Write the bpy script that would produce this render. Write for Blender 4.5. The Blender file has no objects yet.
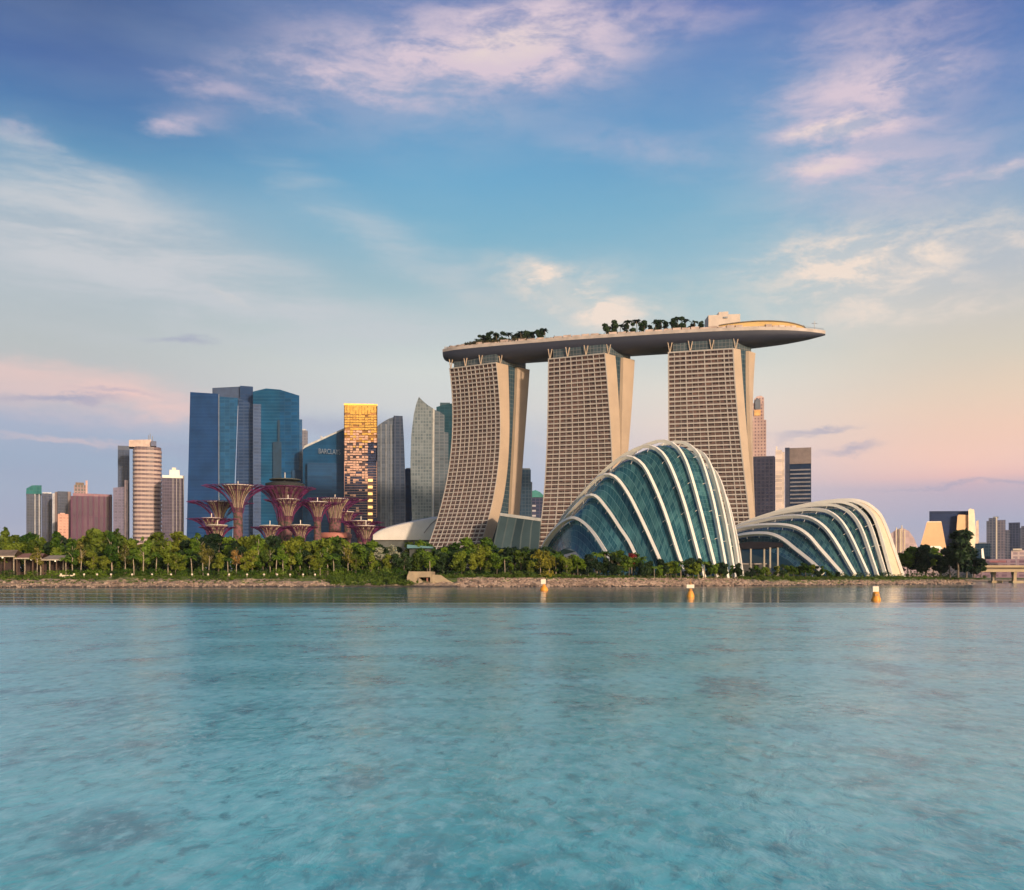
import bpy, bmesh, math, random
import numpy as np
from mathutils import Vector, Matrix

SC = bpy.context.scene
COL = SC.collection
F, CX, HOR, CH = 1000.0, 512.0, 579.0, 2.7     # focal length (px), image centre, horizon row, eye height (m)

# ------------------------------------------------------------------ camera
cam_d = bpy.data.cameras.new("camera"); cam = bpy.data.objects.new("camera", cam_d); COL.objects.link(cam)
cam_d.sensor_width = 36.0; cam_d.lens = 36.0 * F / 1024.0
cam_d.shift_y = (HOR - 445.0) / 1024.0
cam_d.clip_start = 0.5; cam_d.clip_end = 60000
cam.location = (0, 0, CH); cam.rotation_euler = (math.radians(90), 0, 0)
SC.camera = cam
SC.view_settings.view_transform = 'Standard'; SC.view_settings.look = 'None'
SC.view_settings.exposure = 0.55; SC.view_settings.gamma = 1.0; SC.view_settings.use_curve_mapping = False

SUN_AZ, SUN_EL = math.radians(148), math.radians(12)   # azimuth clockwise from +Y: behind the camera, to the right


def lin(r, g, b):
    f = lambda c: (c / 255.0) / 12.92 if c <= 10.3 else ((c / 255.0 + 0.055) / 1.055) ** 2.4
    return (f(r), f(g), f(b), 1.0)


# ------------------------------------------------------------------ node helper
class NT:
    def __init__(s, tree): s.t = tree; s.n = tree.nodes; s.l = tree.links
    def new(s, kind, **kw):
        n = s.n.new(kind)
        for k, v in kw.items(): setattr(n, k, v)
        return n
    def put(s, sock, v):
        if v is None: return
        if isinstance(v, bpy.types.NodeSocket): s.l.new(v, sock)
        else: sock.default_value = v
    def math(s, op, a, b=None, c=None, clamp=False):
        n = s.new('ShaderNodeMath', operation=op, use_clamp=clamp)
        s.put(n.inputs[0], a); s.put(n.inputs[1], b); s.put(n.inputs[2], c)
        return n.outputs[0]
    def mix(s, f, a, b, blend='MIX'):
        n = s.new('ShaderNodeMix', data_type='RGBA', blend_type=blend)
        s.put(n.inputs[0], f); s.put(n.inputs[6], a); s.put(n.inputs[7], b)
        return n.outputs[2]
    def mixf(s, f, a, b):
        n = s.new('ShaderNodeMix', data_type='FLOAT')
        s.put(n.inputs[0], f); s.put(n.inputs[2], a); s.put(n.inputs[3], b)
        return n.outputs[0]
    def rng(s, v, a, b, c=0.0, d=1.0, smooth=True):
        n = s.new('ShaderNodeMapRange', interpolation_type='SMOOTHSTEP' if smooth else 'LINEAR')
        for k, x in enumerate((v, a, b, c, d)): s.put(n.inputs[k], x)
        return n.outputs[0]
    def ramp(s, v, stops):
        n = s.new('ShaderNodeValToRGB'); e = n.color_ramp.elements
        stops = sorted(stops)
        e[0].position, e[0].color = stops[0]; e[1].position, e[1].color = stops[-1]
        for p, c in stops[1:-1]:
            x = e.new(p); x.color = c
        s.put(n.inputs[0], v)
        return n.outputs[0]
    def noise(s, vec, scale, detail=3, rough=0.55, dist=0.0, dim='3D'):
        n = s.new('ShaderNodeTexNoise', noise_dimensions=dim)
        s.put(n.inputs['Vector'], vec); n.inputs['Scale'].default_value = scale
        n.inputs['Detail'].default_value = detail; n.inputs['Roughness'].default_value = rough
        n.inputs['Distortion'].default_value = dist
        return n.outputs[0], n.outputs[1]
    def vmath(s, op, a, b=None):
        n = s.new('ShaderNodeVectorMath', operation=op)
        s.put(n.inputs[0], a)
        if b is not None: s.put(n.inputs[1], b)
        return n.outputs['Value'] if op in ('LENGTH', 'DOT_PRODUCT', 'DISTANCE') else n.outputs[0]
    def mapping(s, vec, loc=(0, 0, 0), rot=(0, 0, 0), scale=(1, 1, 1), kind='POINT'):
        n = s.new('ShaderNodeMapping', vector_type=kind)
        s.put(n.inputs[0], vec); n.inputs[1].default_value = loc; n.inputs[2].default_value = rot; n.inputs[3].default_value = scale
        return n.outputs[0]


# ------------------------------------------------------------------ world: dawn sky with clouds, laid out by direction
def build_world():
    w = bpy.data.worlds.new("World"); SC.world = w; w.use_nodes = True
    N = NT(w.node_tree); N.n.clear()
    out = N.new('ShaderNodeOutputWorld'); bg = N.new('ShaderNodeBackground'); N.l.new(bg.outputs[0], out.inputs[0])
    bg.inputs[1].default_value = 0.1
    sky = N.new('ShaderNodeTexSky', sky_type='NISHITA', sun_disc=False, sun_elevation=SUN_EL, sun_rotation=SUN_AZ,
                air_density=1.0, dust_density=1.5, ozone_density=1.5)
    tc = N.new('ShaderNodeTexCoord'); d = tc.outputs['Generated']
    sx = N.new('ShaderNodeSeparateXYZ'); N.l.new(d, sx.inputs[0]); x, y, z = sx.outputs
    az = N.math('ARCTAN2', x, y)
    hyp = N.math('SQRT', N.math('ADD', N.math('MULTIPLY', x, x), N.math('MULTIPLY', y, y)))
    v = N.math('DIVIDE', z, N.math('MAXIMUM', hyp, 0.001))

    def AV(px, row):
        a = math.atan((px - CX) / F)
        return a, (HOR - row) / F * math.cos(a)
    cols = {
        60: [(-1500, (42, 76, 136)), (-400, (50, 82, 142)), (0, (64, 95, 150)), (60, (66, 104, 164)), (110, (72, 124, 176)), (150, (92, 148, 187)), (185, (138, 172, 196)),
             (230, (164, 182, 196)), (300, (178, 190, 196)), (345, (186, 192, 193)), (378, (192, 192, 194)), (420, (168, 178, 202)),
             (460, (156, 173, 198)), (520, (164, 170, 194)), (579, (186, 182, 190))],
        450: [(-1500, (42, 76, 136)), (-400, (58, 94, 155)), (0, (82, 116, 178)), (60, (86, 132, 188)), (120, (92, 152, 198)), (150, (98, 160, 201)), (180, (104, 167, 204)), (240, (124, 178, 203)),
              (285, (154, 188, 201)), (330, (188, 204, 206)), (370, (212, 217, 213)), (405, (212, 213, 212)),
              (440, (180, 193, 210)), (480, (168, 186, 210)), (579, (192, 192, 200))],
        720: [(-1500, (42, 76, 136)), (-400, (58, 94, 155)), (0, (84, 114, 180)), (60, (88, 134, 190)), (130, (90, 150, 198)), (200, (114, 172, 203)),
              (260, (142, 186, 205)), (300, (166, 196, 204)), (340, (198, 209, 207)), (380, (224, 220, 210)), (420, (234, 217, 206)),
              (460, (228, 206, 204)), (490, (202, 190, 200)), (579, (182, 180, 198))],
        985: [(-1500, (42, 76, 136)), (-400, (56, 88, 150)), (0, (66, 106, 174)), (80, (84, 128, 188)), (150, (106, 150, 196)), (220, (146, 174, 198)),
              (265, (178, 188, 198)), (310, (205, 201, 194)), (350, (218, 207, 190)), (390, (236, 210, 186)), (430, (247, 206, 184)), (462, (248, 203, 188)), (474, (238, 192, 186)),
              (486, (196, 176, 192)), (520, (170, 172, 196)), (550, (178, 173, 192)), (579, (206, 181, 180))],
    }
    names = sorted(cols); ramps = []
    t = N.math('MULTIPLY', N.math('ADD', v, 0.0), 1.0 / 2.2, clamp=True)
    for px in names:
        ramps.append(N.ramp(t, [(min(1, max(0, AV(px, r)[1] / 2.2)), lin(*c)) for r, c in cols[px]]))
    colr = ramps[0]
    for k in range(1, 4):
        f = N.rng(az, AV(names[k - 1], 0)[0], AV(names[k], 0)[0])
        colr = N.mix(f, colr, ramps[k])
    P = N.new('ShaderNodeCombineXYZ'); N.l.new(az, P.inputs[0]); N.l.new(v, P.inputs[1]); P = P.outputs[0]
    # break the smooth gradient up a little
    soft, _ = N.noise(N.mapping(P, scale=(3.0, 9.0, 1)), 1.0, 4, 0.55)
    colr = N.mix(N.math('MULTIPLY', N.math('ABSOLUTE', N.math('SUBTRACT', soft, 0.5)), 0.5), colr, lin(182, 198, 208))
    # drifting distortion of the cloud places
    _, nc = N.noise(N.mapping(P, scale=(8, 18, 1)), 1.0, 8, 0.68)
    off = N.vmath('MULTIPLY', N.vmath('SUBTRACT', nc, (0.5, 0.5, 0.5)), (0.10, 0.055, 0))
    Q = N.vmath('ADD', P, off)
    fine, _ = N.noise(N.mapping(P, rot=(0, 0, 0.12), scale=(13, 30, 1)), 1.0, 8, 0.66, 0.25)
    broad, _ = N.noise(N.mapping(P, rot=(0, 0, 0.30), scale=(5, 26, 1)), 1.0, 7, 0.62, 0.25)

    def layer(blobs, tex, lo, hi):
        tot = None
        for px, row, wx, wy, rot, amp in blobs:
            a, b = AV(px, row)
            m = N.vmath('LENGTH', N.mapping(Q, loc=(a, b, 0), rot=(0, 0, math.radians(rot)), scale=(wx / F, wy / F, 1), kind='TEXTURE'))
            g = N.rng(m, 0.0, 1.0, amp, 0.0)
            tot = g if tot is None else N.math('ADD', tot, g)
        return N.math('MULTIPLY', tot, N.rng(tex, lo, hi, 0.25, 1.0), clamp=True)

    # (px, row, half width, half height, tilt, strength)
    haze_l = layer([(120, 290, 330, 120, -12, .3), (860, 200, 260, 190, 0, .2), (470, 60, 340, 110, 0, .15), (40, 235, 190, 95, -14, .75), (230, 290, 260, 60, -14, .65), (430, 335, 190, 40, -8, .45), (380, 235, 190, 34, -30, .38), (150, 215, 260, 40, -18, .45), (520, 300, 240, 60, -20, .3),
                    (300, 190, 110, 20, -32, .14), (60, 160, 120, 14, -20, .3)], broad, .36, .60)
    colr = N.mix(haze_l, colr, lin(200, 204, 210))
    pink = layer([(440, 70, 330, 110, 4, .35), (870, 120, 210, 130, 0, .35), (470, 52, 240, 62, 6, .9), (560, 62, 130, 42, 0, .5), (520, 10, 180, 30, 0, .6), (170, 124, 34, 17, 0, .6), (190, 116, 60, 22, 0, .3), (205, 88, 60, 16, 0, .45), (330, 84, 140, 26, -6, .6), (275, 108, 80, 16, -8, .3),
                  (650, 25, 160, 24, 0, .4), (880, 30, 140, 50, 0, .45), (870, 88, 135, 42, 2, .85), (840, 130, 105, 20, 2, .95), (830, 165, 80, 18, 2, .8),
                  (900, 170, 150, 60, 0, .35), (1000, 175, 90, 14, 0, .7), (640, 150, 130, 34, -12, .3), (15, 133, 45, 14, -10, .4)], fine, .32, .62)
    colr = N.mix(pink, colr, lin(216, 198, 212))
    warm = layer([(880, 270, 220, 100, 0, .4), (590, 300, 190, 60, -8, .35), (560, 290, 120, 32, -20, .75), (600, 312, 110, 22, -8, .4), (510, 42, 90, 26, 8, .65), (835, 130, 70, 10, 2, .6), (826, 165, 50, 10, 2, .5), (1000, 176, 60, 8, 2, .5), (860, 250, 130, 40, -4, .75), (830, 275, 150, 60, 0, .45), (900, 290, 120, 40, 0, .4), (1010, 235, 80, 34, -12, .6), (940, 310, 140, 16, 0, .4), (835, 128, 60, 10, 2, .3),
                  (570, 440, 60, 9, 0, .6), (232, 300, 40, 5, -8, .3), (545, 280, 50, 12, -24, .5), (580, 300, 50, 10, -16, .4)], fine, .40, .64)
    colr = N.mix(warm, colr, lin(242, 224, 210))
    rosy = layer([(30, 388, 250, 34, -4, .62), (150, 402, 110, 18, -2, .55), (60, 372, 180, 18, -4, .4), (70, 437, 110, 6, 0, .4)], broad, .2, .5)
    colr = N.mix(rosy, colr, lin(238, 202, 196))
    grey = layer([(178, 338, 50, 7, 0, .6), (60, 402, 90, 7, 0, .75), (115, 396, 60, 5, 0, .45), (815, 432, 60, 5, 2, .6), (850, 452, 40, 7, 0, .6), (790, 438, 30, 5, 0, .4),
                  (980, 486, 150, 4, 0, .5), (210, 448, 160, 14, 0, .3), (350, 425, 120, 20, 0, .5), (25, 470, 120, 18, 0, .2)], fine, .2, .5)
    colr = N.mix(grey, colr, lin(158, 163, 190))
    # the painted dawn in front, the physical sunrise sky behind the camera
    colr = N.mix(0.05, colr, lin(204, 208, 212))
    front = N.rng(y, -0.45, 0.15)
    ten = N.vmath('MULTIPLY', colr, (6.83, 6.83, 6.83))
    fin = N.mix(front, sky.outputs[0], ten)
    N.l.new(fin, bg.inputs[0])


build_world()

sun_dir = Vector((math.sin(SUN_AZ) * math.cos(SUN_EL), math.cos(SUN_AZ) * math.cos(SUN_EL), math.sin(SUN_EL)))
sl = bpy.data.lights.new("sun", 'SUN'); sl.energy = 2.6; sl.angle = math.radians(3.0); sl.color = (1.0, 0.78, 0.57)
so = bpy.data.objects.new("sun", sl); COL.objects.link(so)
so.rotation_euler = (-sun_dir).to_track_quat('-Z', 'Y').to_euler()


# ------------------------------------------------------------------ geometry helpers
def X(px, D): return (px - CX) * D / F
def Z(row, D): return CH + (HOR - row) * D / F
def P3(px, row, D): return np.array([X(px, D), D, Z(row, D)])

ORIG = {}
def tag(o, label=None, cat=None, group=None, kind=None):
    if label: o['label'] = label
    if cat: o['category'] = cat
    if group: o['group'] = group
    if kind: o['kind'] = kind
    return o
def thing(name, label, cat, loc=(0, 0, 0), group=None):
    o = bpy.data.objects.new(name, None); COL.objects.link(o); o.location = loc; o.empty_display_size = 2
    ORIG[o] = np.array(loc, float)
    return tag(o, label, cat, group)
def dup(root, loc, rz=0.0, sc=(1, 1, 1), label=None, group=None):
    r = root.copy(); COL.objects.link(r); r.location = loc; r.rotation_euler = (0, 0, rz); r.scale = sc
    if label: r['label'] = label
    if group: r['group'] = group
    for ch in list(root.children):
        c = ch.copy(); COL.objects.link(c); c.parent = r
        for g in ch.children:
            dd = g.copy(); COL.objects.link(dd); dd.parent = c
    return r


class MB:
    def __init__(s): s.v = []; s.f = []; s.uv = []
    def poly(s, pts, uv=None):
        i = len(s.v); s.v += [tuple(map(float, p)) for p in pts]; s.f.append(tuple(range(i, i + len(pts))))
        s.uv.append(uv)
        return s
    def box(s, c, size, rz=0.0):
        cx, cy, cz = c; a, b, h = size[0] / 2, size[1] / 2, size[2] / 2
        co, si = math.cos(rz), math.sin(rz)
        q = [(cx + x * co - y * si, cy + x * si + y * co) for x, y in ((-a, -b), (a, -b), (a, b), (-a, b))]
        return s.prism(q, cz - h, cz + h)
    def prism(s, q, z0, z1, caps=True):
        """q: list of xy; z1 a number or one per corner"""
        n = len(q); zt = list(z1) if hasattr(z1, '__len__') else [z1] * n; zb = list(z0) if hasattr(z0, '__len__') else [z0] * n
        area = sum(q[i][0] * q[(i + 1) % n][1] - q[(i + 1) % n][0] * q[i][1] for i in range(n))
        if area < 0: q = q[::-1]; zt = zt[::-1]; zb = zb[::-1]
        u = 0.0; i0 = len(s.v)
        for i in range(n): s.v.append((q[i][0], q[i][1], zb[i]))
        for i in range(n): s.v.append((q[i][0], q[i][1], zt[i]))
        for i in range(n):
            j = (i + 1) % n; L = math.hypot(q[j][0] - q[i][0], q[j][1] - q[i][1])
            s.f.append((i0 + i, i0 + j, i0 + n + j, i0 + n + i)); s.uv.append([(u, zb[i]), (u + L, zb[j]), (u + L, zt[j]), (u, zt[i])]); u += L
        if caps:
            s.f.append(tuple(i0 + n + i for i in range(n))); s.uv.append(None)
            s.f.append(tuple(i0 + i for i in range(n - 1, -1, -1))); s.uv.append(None)
        return s
    def loft(s, rows, closed=False, uvs=None):
        """rows: list of equal-length point lists"""
        n = len(rows[0]); i0 = len(s.v)
        for r in rows: s.v += [tuple(map(float, p)) for p in r]
        for a in range(len(rows) - 1):
            for b in range(n if closed else n - 1):
                c = (b + 1) % n
                s.f.append((i0 + a * n + b, i0 + a * n + c, i0 + (a + 1) * n + c, i0 + (a + 1) * n + b))
                s.uv.append([uvs[a][b], uvs[a][c], uvs[a + 1][c], uvs[a + 1][b]] if uvs is not None else None)
        return s
    def tube(s, pts, rad, n=6, cap=True):
        pts = [Vector(p) for p in pts]; m = len(pts); rad = rad if hasattr(rad, '__len__') else [rad] * m
        rows = []
        for i, p in enumerate(pts):
            t = (pts[min(i + 1, m - 1)] - pts[max(i - 1, 0)]).normalized()
            a = Vector((0, 0, 1)) if abs(t.z) < 0.9 else Vector((1, 0, 0))
            b1 = t.cross(a).normalized(); b2 = t.cross(b1)
            rows.append([p + (b1 * math.cos(2 * math.pi * k / n) + b2 * math.sin(2 * math.pi * k / n)) * rad[i] for k in range(n)])
        s.loft(rows, True)
        if cap: s.poly(rows[0][::-1]); s.poly(rows[-1])
        return s
    def lathe(s, prof, c=(0, 0, 0), n=20):
        rows = [[(c[0] + r * math.cos(2 * math.pi * k / n), c[1] + r * math.sin(2 * math.pi * k / n), c[2] + z) for k in range(n)] for r, z in prof]
        s.loft(rows, True); s.poly(rows[0][::-1]); s.poly(rows[-1])
        return s
    def build(s, name, mat, parent=None, smooth=False, fix=True):
        o0 = ORIG.get(parent, np.zeros(3)) if parent else np.zeros(3)
        me = bpy.data.meshes.new(name)
        V = np.array(s.v, float) - o0
        me.from_pydata([tuple(p) for p in V], [], s.f)
        if any(u is not None for u in s.uv):
            lay = me.uv_layers.new(name="UVMap"); k = 0; flat = []
            for f, u in zip(s.f, s.uv): flat += [c for p in (u if u is not None else [(0.31, 0.37)] * len(f)) for c in p]
            lay.data.foreach_set("uv", flat)
        if fix:
            bm = bmesh.new(); bm.from_mesh(me); bmesh.ops.recalc_face_normals(bm, faces=bm.faces); bm.to_mesh(me); bm.free()
        if smooth: me.polygons.foreach_set("use_smooth", [True] * len(me.polygons))
        me.materials.append(mat)
        o = bpy.data.objects.new(name, me); COL.objects.link(o)
        if parent: o.parent = parent; ORIG[o] = o0
        return o


# ------------------------------------------------------------------ materials
def bsdf(name):
    m = bpy.data.materials.new(name); m.use_nodes = True
    N = NT(m.node_tree); b = m.node_tree.nodes['Principled BSDF']
    return m, N, b
def plain(name, col, rough=0.6, metal=0.0, var=0.18, scale=0.15, spec=0.5, emit=None):
    m, N, b = bsdf(name)
    tc = N.new('ShaderNodeTexCoord')
    f, _ = N.noise(tc.outputs['Object'], scale, 5, 0.6)
    c = (*col, 1.0)
    k = N.rng(f, 0.3, 0.7, 1 - var, 1 + var, False)
    N.put(b.inputs['Base Color'], N.vmath('MULTIPLY', c[:3], (1, 1, 1)) if False else N.mix(1.0, c, N.mix(N.rng(f, .3, .7), (1 - var,) * 3 + (1,), (1 + var,) * 3 + (1,)), 'MULTIPLY'))
    b.inputs['Roughness'].default_value = rough; b.inputs['Metallic'].default_value = metal
    b.inputs['Specular IOR Level'].default_value = spec
    if emit:
        b.inputs['Emission Color'].default_value = (*emit[0], 1); b.inputs['Emission Strength'].default_value = emit[1]
    return m
def facade(name, frame, glass, bay, floor, fx, fz, glass2=None, var=0.6, rough=0.22, metal=0.0, vstripe=None, patch=0.15, bump=0.3, spec=0.16):
    """frame lines every bay (m across) and floor (m up) around panes that vary cell by cell; uv in metres"""
    m, N, b = bsdf(name)
    uv = N.new('ShaderNodeUVMap'); s = N.new('ShaderNodeSeparateXYZ'); N.l.new(uv.outputs[0], s.inputs[0])
    u = N.math('DIVIDE', s.outputs[0], bay); w = N.math('DIVIDE', s.outputs[1], floor)
    mu = N.math('LESS_THAN', N.math('FRACT', u), fx); mw = N.math('LESS_THAN', N.math('FRACT', w), fz)
    mk = N.math('MAXIMUM', mu, mw)
    cell = N.new('ShaderNodeCombineXYZ'); N.l.new(N.math('FLOOR', u), cell.inputs[0]); N.l.new(N.math('FLOOR', w), cell.inputs[1])
    wn = N.new('ShaderNodeTexWhiteNoise', noise_dimensions='2D'); N.l.new(cell.outputs[0], wn.inputs[0])
    g2 = glass2 or tuple(min(1, c * 1.7) for c in glass)
    gl = N.mix(N.math('MULTIPLY', N.math('POWER', wn.outputs[0], 1.6), var), (*glass, 1), (*g2, 1))
    tc = N.new('ShaderNodeTexCoord')
    pn, _ = N.noise(tc.outputs['Object'], 0.03, 4, 0.6)
    col = N.mix(mk, gl, (*frame, 1))
    col = N.mix(1.0, col, N.mix(N.rng(pn, .3, .7), (1 - patch,) * 3 + (1,), (1 + patch,) * 3 + (1,)), 'MULTIPLY')
    N.put(b.inputs['Base Color'], col)
    N.put(b.inputs['Roughness'], N.mixf(mk, rough, 0.6)); b.inputs['Metallic'].default_value = metal
    b.inputs['Specular IOR Level'].default_value = spec
    if bump:
        bp = N.new('ShaderNodeBump'); bp.inputs['Strength'].default_value = bump; bp.inputs['Distance'].default_value = 0.3
        N.put(bp.inputs['Height'], mk); N.l.new(bp.outputs[0], b.inputs['Normal'])
    return m
def leafmat(name, c1, c2, trans=0.25):
    m, N, b = bsdf(name)
    tc = N.new('ShaderNodeTexCoord'); oi = N.new('ShaderNodeObjectInfo')
    f, _ = N.noise(tc.outputs['Object'], 0.55, 3, 0.6)
    k = N.math('ADD', N.math('MULTIPLY', f, 1.3), N.math('MULTIPLY', N.math('SUBTRACT', oi.outputs['Random'], 0.5), 0.55))
    col = N.mix(N.rng(k, 0.35, 0.95), (*c1, 1), (*c2, 1))
    N.put(b.inputs['Base Color'], col); b.inputs['Roughness'].default_value = 0.6; b.inputs['Specular IOR Level'].default_value = 0.25
    tr = N.new('ShaderNodeBsdfTranslucent'); N.put(tr.inputs[0], col)
    mx = N.new('ShaderNodeMixShader'); mx.inputs[0].default_value = trans
    N.l.new(b.outputs[0], mx.inputs[1]); N.l.new(tr.outputs[0], mx.inputs[2])
    N.l.new(mx.outputs[0], m.node_tree.nodes['Material Output'].inputs[0])
    return m

M = {}
M['bark'] = plain('bark', (.16, .12, .085), .9, var=.35, scale=.8)
M['pale_bark'] = plain('pale_bark', (.33, .26, .185), .9, var=.3, scale=.8)
M['leaf_green'] = leafmat('leaf_green', (.030, .075, .006), (.14, .215, .016))
M['leaf_bright'] = leafmat('leaf_bright', (.075, .11, .010), (.23, .25, .025))
M['leaf_olive'] = leafmat('leaf_olive', (.05, .085, .008), (.17, .215, .020))
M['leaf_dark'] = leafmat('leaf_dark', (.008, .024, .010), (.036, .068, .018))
M['leaf_yellow'] = leafmat('leaf_yellow', (.14, .14, .015), (.36, .30, .03))
M['leaf_orange'] = leafmat('leaf_orange', (.22, .12, .035), (.38, .22, .06))
M['leaf_red'] = leafmat('leaf_red', (.12, .012, .012), (.30, .03, .03))
M['leaf_pale'] = leafmat('leaf_pale', (.10, .12, .06), (.42, .40, .28))
M['leaf_rust'] = leafmat('leaf_rust', (.085, .085, .015), (.21, .18, .03))
M['grass'] = leafmat('grass', (.035, .075, .010), (.11, .16, .02))
M['white'] = plain('white_rib', (.86, .77, .65), .45, var=.05)
M['cream'] = plain('cream_shell', (.76, .60, .40), .5, var=.07)
M['concrete'] = plain('concrete', (.46, .38, .29), .85, var=.2, scale=.4)
M['beige'] = plain('beige_concrete', (.44, .325, .235), .7, var=.07, scale=.05)
M['dark'] = plain('dark_void', (.02, .02, .022), .7)
M['steel'] = plain('grey_steel', (.30, .30, .32), .45, metal=.3)
M['wood'] = plain('brown_timber', (.13, .075, .05), .8, var=.3, scale=.6)
M['roofbrown'] = plain('brown_roof', (.20, .14, .10), .8, var=.3, scale=.5)
M['orange'] = plain('buoy_orange', (.75, .30, .03), .5, var=.15, scale=1.5)
M['paleboard'] = plain('pale_board', (.80, .66, .52), .6, var=.08, scale=1)
M['lamp'] = plain('lamp_glow', (.9, .8, .6), .5, emit=((1, .8, .5), 1.2))


# ------------------------------------------------------------------ shoreline and ground
_shore_px = [(-700, 314), (0, 316), (200, 320), (400, 333), (540, 334), (640, 350), (700, 372), (760, 400), (850, 446), (940, 498), (975, 542)]
SHORE = [(-3000, 314)] + [(X(p, d), d) for p, d in _shore_px] + [(258, 700), (262, 880), (900, 960), (4000, 1000)]
_sx = np.array([p[0] for p in SHORE]); _sy = np.array([p[1] for p in SHORE])
def Dw(x): return float(np.interp(x, _sx, _sy))
def wob(x): return 1.5 * math.sin(x * .11) + 1.1 * math.sin(x * .31 + 1) + .7 * math.sin(x * .73 + 2)
BS = np.array([-12, -1, 0, 2, 5, 9, 14, 20, 28, 40]); BZ = np.array([-3, -.35, .05, .65, 1.35, 2.05, 2.75, 3.4, 3.8, 3.9])
def bank_z(x, s): return float(np.interp(s, BS, BZ))
def spot(px, s):
    D = 350.0
    for _ in range(30): D = Dw(X(px, D)) + s
    return X(px, D), D, bank_z(X(px, D), s)


def mat_bank():
    m, N, b = bsdf('bank_soil')
    g = N.new('ShaderNodeNewGeometry'); s = N.new('ShaderNodeSeparateXYZ'); N.l.new(g.outputs['Position'], s.inputs[0])
    n1, _ = N.noise(N.mapping(g.outputs['Position'], scale=(.6, 1.2, 1)), 0.22, 5, 0.62); n2, _ = N.noise(g.outputs['Position'], 0.9, 5, 0.65)
    vo = N.new('ShaderNodeTexVoronoi'); vo.inputs['Scale'].default_value = 0.9; N.l.new(g.outputs['Position'], vo.inputs['Vector'])
    soil = N.mix(N.rng(n2, .3, .7), (.26, .165, .105, 1), (.58, .41, .28, 1))
    soil = N.mix(N.math('MULTIPLY', vo.outputs['Distance'], .55, clamp=True), soil, (.13, .095, .075, 1))
    grass = N.mix(N.rng(n2, .3, .7), (.045, .08, .012, 1), (.17, .19, .03, 1))
    # grass keeps to the top of the bank; lower in the grassy stretch and at the right-hand meadow
    xs = N.math('ABSOLUTE', N.math('ADD', s.outputs[0], 46.0))
    low = N.rng(xs, 6.0, 24.0, 2.2, 0.0)
    low2 = N.rng(N.math('ABSOLUTE', N.math('SUBTRACT', s.outputs[0], 150.0)), 10.0, 70.0, 1.4, 0.0)
    h = N.math('ADD', N.math('ADD', s.outputs[2], N.math('MULTIPLY', N.math('SUBTRACT', n1, .5), 9.0)), N.math('ADD', low, low2))
    gm = N.rng(h, 1.9, 3.0)
    col = N.mix(gm, soil, grass)
    wet = N.rng(s.outputs[2], 0.25, 0.9)
    col = N.mix(wet, (.07, .055, .045, 1), col)
    N.put(b.inputs['Base Color'], col); b.inputs['Roughness'].default_value = .9
    bp = N.new('ShaderNodeBump'); bp.inputs['Distance'].default_value = .8; bp.inputs['Strength'].default_value = .9
    N.put(bp.inputs['Height'], n2); N.l.new(bp.outputs[0], b.inputs['Normal'])
    return m

def build_ground():
    rnd = random.Random(4)
    xs = list(np.arange(-420, 262, 1.6)); xs = [-2400, -1800, -1200, -700, -520] + xs + [262, 300, 400, 600, 900, 1500, 2400]
    ss = [-12, -4, -1, 0, 1, 2, 3.2, 4.5, 6, 7.5, 9, 11, 13, 15, 18, 22, 28, 40, 300, 900, 1700]
    rows = []
    for x in xs:
        r = []
        wx = wob(x) if -480 < x < 255 else 0
        for s in ss:
            z = float(np.interp(s, BS, BZ))
            j = 0
            if 0 <= s < 28 and -480 < x < 255: z += rnd.uniform(-.42, .42) * min(1, s / 3 + .3); j = rnd.uniform(-.4, .4)
            r.append((x, Dw(x) + s + (wx if s < 28 else 0) + j, z))
        rows.append(r)
    o = MB().loft(rows).build('ground', mat_bank(), fix=False)
    for p in o.data.polygons: pass
    bm = bmesh.new(); bm.from_mesh(o.data)
    bmesh.ops.recalc_face_normals(bm, faces=bm.faces)
    if sum(f.normal.z for f in bm.faces) < 0: bmesh.ops.reverse_faces(bm, faces=bm.faces)
    bm.to_mesh(o.data); bm.free()
    tag(o, kind='structure')

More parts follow.
